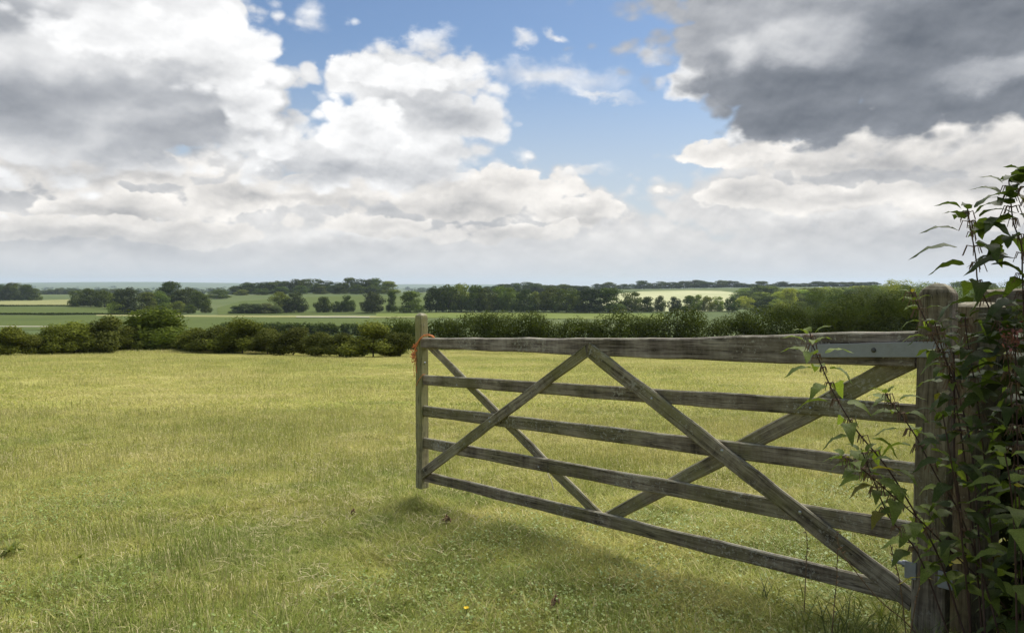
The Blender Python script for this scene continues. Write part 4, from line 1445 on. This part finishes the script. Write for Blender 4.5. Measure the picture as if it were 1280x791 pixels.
# ------------------------------------------------------------------ nettles in front of the hinge end
def nettle_leaf(seed):
    """ovate toothed leaf, 1 long, folded along the midrib and drooping to its pointed tip; base at the origin, +X outwards"""
    rnd = random.Random(seed)
    n = 9
    droop = rnd.uniform(0.35, 0.85)
    fold = rnd.uniform(0.04, 0.15)
    tw_ = rnd.uniform(-0.25, 0.25)
    V, Fc = [], []
    prof = [0.03, 0.150, 0.205, 0.215, 0.195, 0.155, 0.110, 0.060, 0.0]
    V += [(-0.30, -0.008, 0.02), (-0.30, 0.008, 0.02)]          # leaf stalk
    for i in range(n):
        t = i / (n - 1)
        x = t * (1 - 0.12 * droop * t)
        zm = 0.08 * math.sin(t * 3.1) - droop * t * t * 0.55
        tooth = 1.0 + (0.15 if i % 2 else -0.12)
        w = prof[i] * tooth * rnd.uniform(0.94, 1.06)
        a = tw_ * t
        for s_ in (-1, 0, 1):
            y = s_ * w
            z = zm + abs(s_) * w * fold * 2 - (0.03 if s_ else 0) * math.sin(i * 2.2)
            xx = x - (0.05 if (s_ and i % 2) else 0.0)
            V.append((xx, y * math.cos(a) - (z - zm) * math.sin(a), zm + (z - zm) * math.cos(a) + y * math.sin(a)))
    Fc += [(0, 1, 3)]
    for i in range(n - 1):
        b = 2 + i * 3
        for k in (0, 1):
            if i == n - 2:
                Fc += [(b + k, b + k + 1, b + 4)]
            else:
                Fc += [(b + k, b + k + 1, b + k + 4), (b + k, b + k + 4, b + k + 3)]
    return np_mesh('leaf', V, Fc, M_NETTLE, True)


LEAVES = [nettle_leaf(k) for k in range(6)]
M_FLOWER = plain_mat('nettle_flower', (0.16, 0.105, 0.075), 0.8, 0, 0.4, 60, 0.1)
M_PINK = plain_mat('pink_petals', (0.30, 0.12, 0.11), 0.7, 0, 0.35, 50, 0.2)


def smooth_path(pts, m=5):
    out = []
    for i in range(len(pts) - 1):
        p0 = pts[max(0, i - 1)]
        p1, p2 = pts[i], pts[i + 1]
        p3 = pts[min(len(pts) - 1, i + 2)]
        for k in range(m):
            t = k / m
            out.append(0.5 * ((2 * p1) + (p2 - p0) * t + (2 * p0 - 5 * p1 + 4 * p2 - p3) * t * t + (3 * p1 - p0 - 3 * p2 + p3) * t ** 3))
    out.append(pts[-1])
    return out


def nettle(px_pts, d0, d1, label, leaf=0.085, gap=0.085, r=0.0042, catkins=True, bare=0.0, tone=(0.085, 0.135, 0.030), kind='nettle', cat='nettle', group='nettles by the gate post', seed=0, top_small=True):
    """stem through photograph pixels from tip to foot; depth d0 at the tip to d1 at the last pixel, then on down to the ground"""
    rnd = random.Random(seed * 31 + 5)
    n = len(px_pts)
    cum = [0]
    for a, b in zip(px_pts[:-1], px_pts[1:]):
        cum.append(cum[-1] + math.hypot(b[0] - a[0], b[1] - a[1]))
    pts = [at(p[0], p[1], d0 + (d1 - d0) * c / cum[-1]) for p, c in zip(px_pts, cum)]
    # extend to the ground
    d = (pts[-1] - pts[-2]).normalized()
    while pts[-1].z > gz(pts[-1].x, pts[-1].y) - 0.02:
        d = (d + Vector((0, 0, -0.12))).normalized()
        pts.append(pts[-1] + d * 0.12)
        if len(pts) > 60:
            break
    path = smooth_path(pts, 5)
    foot = path[-1]
    root = link(kind, None, loc=foot)
    tag(root, label, cat, group)
    bm = tube_bm([p - foot for p in path[::-1]], r, 6, 0.45)
    bm_obj('stem', bm, M_STEM, root)
    # nodes from the tip down
    L = 0.02
    acc = 0.0
    node = 0
    total = sum((b - a).length for a, b in zip(path[:-1], path[1:]))
    cat_bms = []
    for a, b in zip(path[:-1], path[1:]):
        seg = (b - a).length
        while acc + seg > L and L < total * (1 - bare):
            t = (L - acc) / seg
            p = a.lerp(b, t) - foot
            up = (a - b).normalized()
            s = leaf * (min(1.0, 0.55 + 0.17 * node) if top_small else 1.0) * rnd.uniform(0.85, 1.15)
            base_az = node * math.pi / 2 + rnd.uniform(-0.35, 0.35) + seed
            fall = min(0.9, 0.15 * node)
            for q in range(2 if node > 3 else 3):
                if node > 4 and rnd.random() < 0.12:
                    continue
                az = base_az + q * (math.pi if node > 3 else 2.1)
                side = Vector((math.cos(az), math.sin(az), 0))
                out = (side + up * (0.75 - 0.45 * min(node, 3) / 3) - Vector((0, 0, 0.10 * min(node, 4)))).normalized()
                zax = (Vector((0, 0, 1)) - out * out.z).normalized()
                yax = zax.cross(out)
                lf = link('leaf', LEAVES[rnd.randrange(6)], root)
                ss = s * rnd.uniform(0.95, 1.25)
                M = Matrix((out, yax, zax)).transposed().to_4x4()
                M = Matrix.Translation(p + out * ss * 0.3) @ M @ Matrix.Rotation(rnd.uniform(-0.35, 0.35), 4, 'X') @ Matrix.Scale(ss, 4)
                lf.matrix_basis = M
                j = rnd.uniform(0.8, 1.2)
                yel = 1.45 if rnd.random() < 0.07 else 1.0
                lf.color = (tone[0] * j * yel, tone[1] * j, tone[2] * j, 1)
            if catkins and node < 9:
                for q in range(8):
                    az = rnd.uniform(0, 6.28)
                    o = Vector((math.cos(az), math.sin(az), 0.1))
                    ln_ = rnd.uniform(0.018, 0.042)
                    cat_bms.append(tube_bm([p, p + o * ln_ * 0.5 + Vector((0, 0, 0.004)), p + o * ln_ * 0.8 - Vector((0, 0, ln_ * 0.8))], 0.0022, 4, 0.6))
            node += 1
            L += gap * (min(1.0, 0.30 + 0.13 * node) if top_small else 1.0) * rnd.uniform(0.85, 1.15)
        acc += seg
    if cat_bms:
        tag(bm_obj('flower_strings', merge(cat_bms), M_FLOWER, root), kind='stuff')
    return root


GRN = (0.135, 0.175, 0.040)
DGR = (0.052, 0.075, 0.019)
nettle([(1012, 414), (1017, 434), (1029, 462), (1041, 489), (1059, 520), (1074, 542), (1110, 586), (1145, 643), (1173, 695), (1200, 775)], 2.55, 2.45,
       'nettle whose leafy tip stands before the left end of the steel band', leaf=0.105, gap=0.075, bare=0.40, seed=1, tone=GRN)
nettle([(1105, 487), (1112, 500), (1142, 541), (1173, 599), (1199, 640), (1226, 712), (1240, 760)], 2.5, 2.4,
       'nettle leaning left with its tip between the top two rails near the heel', leaf=0.098, bare=0.45, seed=2, tone=GRN)
nettle([(1052, 569), (1066, 577), (1079, 587), (1110, 614), (1147, 647), (1190, 690), (1232, 730)], 2.35, 2.5,
       'nettle bending far left with its tip in front of the third rail', leaf=0.090, gap=0.07, bare=0.45, seed=3, tone=GRN)
nettle([(1076, 560), (1092, 600), (1112, 646), (1147, 691), (1180, 776)], 2.45, 2.4,
       'slanting nettle stem crossing the foot of the heel post', leaf=0.085, bare=0.62, seed=4, tone=GRN)
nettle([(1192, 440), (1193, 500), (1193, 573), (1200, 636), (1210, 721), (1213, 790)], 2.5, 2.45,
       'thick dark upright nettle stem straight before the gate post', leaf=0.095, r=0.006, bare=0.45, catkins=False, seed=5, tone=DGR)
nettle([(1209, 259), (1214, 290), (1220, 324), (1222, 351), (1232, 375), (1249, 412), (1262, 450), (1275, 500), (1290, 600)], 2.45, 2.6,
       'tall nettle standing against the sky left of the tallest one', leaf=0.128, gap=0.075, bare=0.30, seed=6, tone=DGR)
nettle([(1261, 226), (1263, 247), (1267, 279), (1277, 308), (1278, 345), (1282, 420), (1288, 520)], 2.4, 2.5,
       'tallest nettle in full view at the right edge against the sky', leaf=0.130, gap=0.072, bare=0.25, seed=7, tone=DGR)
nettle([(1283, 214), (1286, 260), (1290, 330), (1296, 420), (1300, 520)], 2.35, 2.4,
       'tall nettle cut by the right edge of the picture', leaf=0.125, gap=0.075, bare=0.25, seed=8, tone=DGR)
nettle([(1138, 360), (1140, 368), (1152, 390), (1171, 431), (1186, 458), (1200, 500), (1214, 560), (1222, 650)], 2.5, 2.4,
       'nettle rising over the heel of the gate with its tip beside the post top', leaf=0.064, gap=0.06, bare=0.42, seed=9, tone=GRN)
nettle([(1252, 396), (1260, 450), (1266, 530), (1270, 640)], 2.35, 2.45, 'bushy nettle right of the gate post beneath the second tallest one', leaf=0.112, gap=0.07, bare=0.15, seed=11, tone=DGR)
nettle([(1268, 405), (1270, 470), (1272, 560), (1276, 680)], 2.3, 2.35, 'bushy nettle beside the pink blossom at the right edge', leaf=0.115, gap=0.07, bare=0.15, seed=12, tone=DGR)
nettle([(1178, 515), (1186, 560), (1196, 620), (1205, 700)], 2.3, 2.35, 'low nettle spreading its leaves over the gap between the two posts', leaf=0.10, gap=0.09, bare=0.6, seed=13, tone=DGR, catkins=False)
nettle([(1256, 566), (1262, 600), (1268, 660), (1270, 740)], 2.1, 2.15, 'low broad leaved nettle nearest the camera at right', leaf=0.105, gap=0.09, bare=0.6, seed=14, tone=GRN, catkins=False)
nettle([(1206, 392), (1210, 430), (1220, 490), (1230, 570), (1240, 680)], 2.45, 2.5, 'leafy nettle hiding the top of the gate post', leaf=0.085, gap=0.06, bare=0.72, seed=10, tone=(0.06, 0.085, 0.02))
nettle([(1168, 402), (1176, 430), (1190, 480), (1204, 560), (1216, 660)], 2.45, 2.5, 'leafy nettle over the heel post just under its top', leaf=0.078, gap=0.06, bare=0.74, seed=16, tone=(0.075, 0.10, 0.024))

# dry stems and long grass blades at the foot of the gate
M_DRY = plain_mat('dry_stem', (0.16, 0.105, 0.065), 0.85, 0, 0.35, 40, 0.1)
M_BLADE = foliage_mat('long_grass', 0.2, 0.35, 10.0, 0.55, 0.3)


def dry_stem(px_pts, d, label, r=0.003):
    pts = [at(x, y, d) for x, y in px_pts]
    g = pts[-1]
    dn = (pts[-1] - pts[-2]).normalized()
    while pts[-1].z > gz(pts[-1].x, pts[-1].y) - 0.02 and len(pts) < 60:
        dn = (dn + Vector((0, 0, -0.2))).normalized()
        pts.append(pts[-1] + dn * 0.1)
    path = smooth_path(pts, 4)
    foot = path[-1]
    root = link('dry_plant', None, loc=foot)
    tag(root, label, 'dry plant', 'dry stems at the foot of the gate')
    bm_obj('stem', tube_bm([p - foot for p in path[::-1]], r, 5, 0.5), M_DRY, root)
    bms = []
    for k in range(10):
        p = path[min(len(path) - 1, k)] - foot
        bms.append(tube_bm([p, p + Vector((random.uniform(-1, 1) * 0.012, random.uniform(-1, 1) * 0.012, random.uniform(-0.004, 0.012)))], 0.0035, 4, 0.5))
    tag(bm_obj('seed_head', merge(bms), M_DRY, root), kind='stuff')


dry_stem([(1112, 676), (1118, 700), (1125, 728), (1132, 787)], 2.7, 'dark dry stem in front of the bottom hinge rod')
dry_stem([(1047, 686), (1046, 720), (1043, 755), (1040, 791)], 2.9, 'reddish dry stem over the foot of the long front brace')
dry_stem([(1007, 662), (1009, 680), (1008, 700)], 3.5, 'short brown dry stem between the lowest two rails')
dry_stem([(1046, 664), (1050, 685), (1068, 712), (1100, 750), (1130, 775)], 2.8, 'pale dry stem slanting along the long front brace')
dry_stem([(1162, 680), (1155, 710), (1146, 745), (1140, 780)], 2.6, 'pale thin dry stem across the foot of the heel post')
dry_stem([(103, 665), (104, 680), (105, 700)], 5.4, 'brown dock stem standing alone in the grass at far left', 0.004)


def long_grass(px, py, d, n, hgt, label, seed, tone=(0.11, 0.16, 0.035), w=0.008):
    rng = np.random.default_rng(seed)
    p = at(px, py, d)
    me = blades('blades', n, 0.16, hgt * 0.5, hgt, w, 0.75, seed, M_BLADE)
    t = link('long_grass_tuft', me, loc=(p.x, p.y, gz(p.x, p.y)))
    t.color = (*tone, 1)
    tag(t, label, 'grass tuft', 'tufts of long grass under the gate', 'stuff')


for k, (px, d, n, h) in enumerate([(1075, 3.0, 60, 0.30), (1120, 2.9, 70, 0.36), (1165, 2.8, 70, 0.42), (1205, 2.6, 80, 0.45), (1240, 2.5, 80, 0.5), (1262, 2.3, 60, 0.5), (1030, 3.3, 50, 0.24), (1140, 2.5, 70, 0.40), (1100, 3.4, 60, 0.28), (1185, 2.4, 60, 0.5), (990, 3.6, 40, 0.2)]):
    long_grass(px, 700, d, n, h, 'clump of long rank grass under the hinge end of the gate', 300 + k, (0.105, 0.14, 0.034) if k % 2 else (0.13, 0.15, 0.045))

# blossom among the nettles
for (px, py, lab, nn) in ((1266, 421, 'dusky pink blossom cluster low among the nettles', 26),):
    c = at(px, py, 2.3)
    rng = np.random.default_rng(px)
    P = rng.normal(size=(nn * 3, 3)) * (0.018, 0.012, 0.018)
    v, f = leaves_np(P, rand_dirs(nn * 3, rng), 0.011, rng, True, 1.2)
    b = link('blossom', np_mesh('blossom', v, f, M_PINK), loc=c)
    tag(b, lab, 'blossom', kind='stuff')

# ------------------------------------------------------------------ the roadside hedge that starts beyond the gate post and runs back past the camera
rng = np.random.default_rng(91)
lobes = []
hp = [(3.05, 4.5), (2.56, 3.75), (2.34, 3.05), (2.16, 2.4), (2.1, 1.4), (2.4, 0.4), (2.5, -0.8), (2.6, -1.8)]
for i in range(190):
    t = rng.uniform(0, len(hp) - 1.001)
    k = int(t)
    f = t - k
    x = hp[k][0] * (1 - f) + hp[k + 1][0] * f + abs(rng.normal()) * 0.40
    y = hp[k][1] * (1 - f) + hp[k + 1][1] * f + rng.normal() * 0.15
    top = np.interp(y, [-2, 1.5, 2.6, 4.4], [2.2, 2.0, 1.42, 1.25])
    z = gz(x, y) + rng.uniform(0.05, 1) ** 0.8 * top
    r = rng.uniform(0.16, 0.30)
    lobes.append((x, y, min(z, gz(x, y) + top - r * 0.6), r * 1.1, r * 1.1, r))
for i in range(110):                               # taller unseen hedge added beyond the frame to shade the posts, nettles and grass
    y = rng.uniform(2.2, 7.5)
    x = y * 0.80 + 0.55 + abs(rng.normal()) * 0.9
    r = rng.uniform(0.25, 0.42)
    lobes.append((x, y, gz(x, y) + rng.uniform(0.1, 1) * np.interp(x / y, [0.8, 1.1], [2.2, 3.6]), r * 1.1, r * 1.1, r))
P, N = lobe_points(lobes, 80000, rng, 0.25, 0.7)
org = Vector((2.6, 1.5, gz(2.6, 1.5)))
P[:, 2] = np.maximum(P[:, 2], hz(P[:, 0], P[:, 1]) + 0.01)
v, f = leaves_np(P - np.array(org), N, 0.056, rng, True, 1.5)
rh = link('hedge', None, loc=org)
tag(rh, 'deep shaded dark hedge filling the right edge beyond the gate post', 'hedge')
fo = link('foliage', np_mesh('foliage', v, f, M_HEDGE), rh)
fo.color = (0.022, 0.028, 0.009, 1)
bms = []
for k in range(70):
    L = lobes[k]
    a = Vector((L[0] + 0.1, L[1], gz(L[0], L[1]) - 0.05)) - org
    b = Vector((L[0], L[1], L[2])) - org
    m_ = a.lerp(b, 0.5) + Vector((random.uniform(-0.1, 0.1), random.uniform(-0.1, 0.1), 0))
    bms.append(tube_bm([a, m_, b], random.uniform(0.008, 0.02), 5, 0.4))
tag(bm_obj('stems', merge(bms), M_BARK, rh), kind='stuff')

# ------------------------------------------------------------------ little things in the turf
M_DEAD = plain_mat('dead_leaf', (0.24, 0.15, 0.09), 0.8, 0, 0.4, 30, 0.1)
M_PALE = plain_mat('bleached_stalk', (0.62, 0.58, 0.45), 0.8, 0, 0.2, 30, 0.1)
M_YEL = plain_mat('yellow_petals', (0.75, 0.52, 0.03), 0.6, 0, 0.1, 30, 0.2)


def turf(px, py):
    d = rowdist(px, py, 2.5, 60)
    r = ray(px, py)
    x = d * r.x / r.y
    return Vector((x, d, gz(x, d)))


for (px, py, w, lab) in ((558, 659, 0.05, 'curled dead brown leaf lying in the grass left of the gate foot'), (692, 765, 0.042, 'small dead brown leaf low in the foreground grass'), (441, 647, 0.03, 'tiny pale dead leaf in the grass before the gate head')):
    c = turf(px, py)
    bms = []
    for k in range(4):
        bm = bmesh.new()
        bmesh.ops.create_grid(bm, x_segments=4, y_segments=3, size=w * 0.5)
        for v in bm.verts:
            v.co.z = 0.35 * w * math.sin(v.co.x / w * 5 + k) + 0.25 * w * (v.co.y / w * 2) ** 2
            v.co.y *= 0.55 * (1 - (v.co.x / w * 1.7) ** 2)
        bmesh.ops.rotate(bm, verts=bm.verts, cent=(0, 0, 0), matrix=Matrix.Rotation(k * 1.2, 3, 'Z') @ Matrix.Rotation(0.3 * k, 3, 'X'))
        bmesh.ops.translate(bm, verts=bm.verts, vec=(random.uniform(-0.3, 0.3) * w, random.uniform(-0.3, 0.3) * w, 0.035 + 0.008 * k))
        bms.append(bm)
    tag(bm_obj('dead_leaf', merge(bms), M_DEAD, loc=c), lab, 'dead leaf')

c = turf(690, 618)
s_ = bm_obj('bleached_stalk', tube_bm([(0.02, 0, 0), (0.0, 0, 0.10), (-0.05, 0, 0.22), (-0.07, 0.0, 0.26)], 0.005, 5, 0.5), M_PALE, loc=c)
tag(s_, 'bleached straw stalk standing in the grass behind the lowest rail', 'stalk')


def buttercup(px, py):
    c = turf(px, py)
    root = link('buttercup', None, loc=c)
    tag(root, 'single yellow flower in the grass at the bottom edge', 'flower')
    bm_obj('stem', tube_bm([(0, 0, 0), (0.004, 0, 0.05), (0, 0, 0.085)], 0.0015, 5), M_STEM, root)
    for k in range(5):
        bm = bmesh.new()
        bmesh.ops.create_grid(bm, x_segments=2, y_segments=2, size=0.006)
        for v in bm.verts:
            v.co.x += 0.007
            v.co.z = 0.09 + (v.co.x) ** 2 * 40
        bmesh.ops.rotate(bm, verts=bm.verts, cent=(0, 0, 0), matrix=Matrix.Rotation(k * 1.2566, 3, 'Z'))
        bm_obj('petal', bm, M_YEL, root)


buttercup(583, 783)


def weed(px, py, n, size, label, tone, spiky=False):
    c = turf(px, py)
    root = link('weed', None, loc=c)
    tag(root, label, 'weed', 'broad leaved weeds in the pasture')
    for k in range(n):
        lf = link('leaf', LEAVES[k % 6], root)
        a = k * 2.4 + random.uniform(-0.3, 0.3)
        el = random.uniform(0.2, 1.1)
        out = Vector((math.cos(a) * math.cos(el), math.sin(a) * math.cos(el), math.sin(el)))
        zax = (Vector((0, 0, 1)) - out * out.z).normalized()
        M = Matrix((out, zax.cross(out), zax)).transposed().to_4x4()
        sz = size * random.uniform(0.6, 1.2)
        lf.matrix_basis = Matrix.Translation(out * sz * 0.25 + Vector((0, 0, 0.02))) @ M @ Matrix.Diagonal((sz, sz * (0.5 if spiky else 0.9), sz, 1))
        j = random.uniform(0.8, 1.2)
        lf.color = (tone[0] * j, tone[1] * j, tone[2] * j, 1)


weed(14, 694, 34, 0.085, 'dark spiky thistle clump in the grass at the left edge', (0.17, 0.20, 0.06), True)
weed(72, 778, 24, 0.06, 'low dark thistle rosette at the bottom left', (0.13, 0.16, 0.045), True)
weed(98, 704, 14, 0.06, 'broad leaved dock clump beside the brown dock stem', (0.19, 0.22, 0.05), True)
weed(458, 720, 14, 0.045, 'small leafy weed patch in the foreground grass left of the gate', (0.18, 0.21, 0.05), True)

# ------------------------------------------------------------------ summer haze: one closed box of thin air round everything
m, n, out = new_mat('haze')
pv = n.new('ShaderNodeVolumePrincipled')
pv.inputs['Color'].default_value = (0.70, 0.82, 1.0, 1)
pv.inputs['Density'].default_value = 0.5 / 7000 * 1.4
pv.inputs['Anisotropy'].default_value = 0.2
n.l.new(pv.outputs[0], out.inputs['Volume'])
zt = 80.0
hb_ = box_bm(-9600, 9600, -9600, 9800, -60.0, zt, 0)
me = bpy.data.meshes.new('haze')
hb_.to_mesh(me)
hb_.free()
me.materials.append(m)
tag(link('haze', me), kind='stuff')
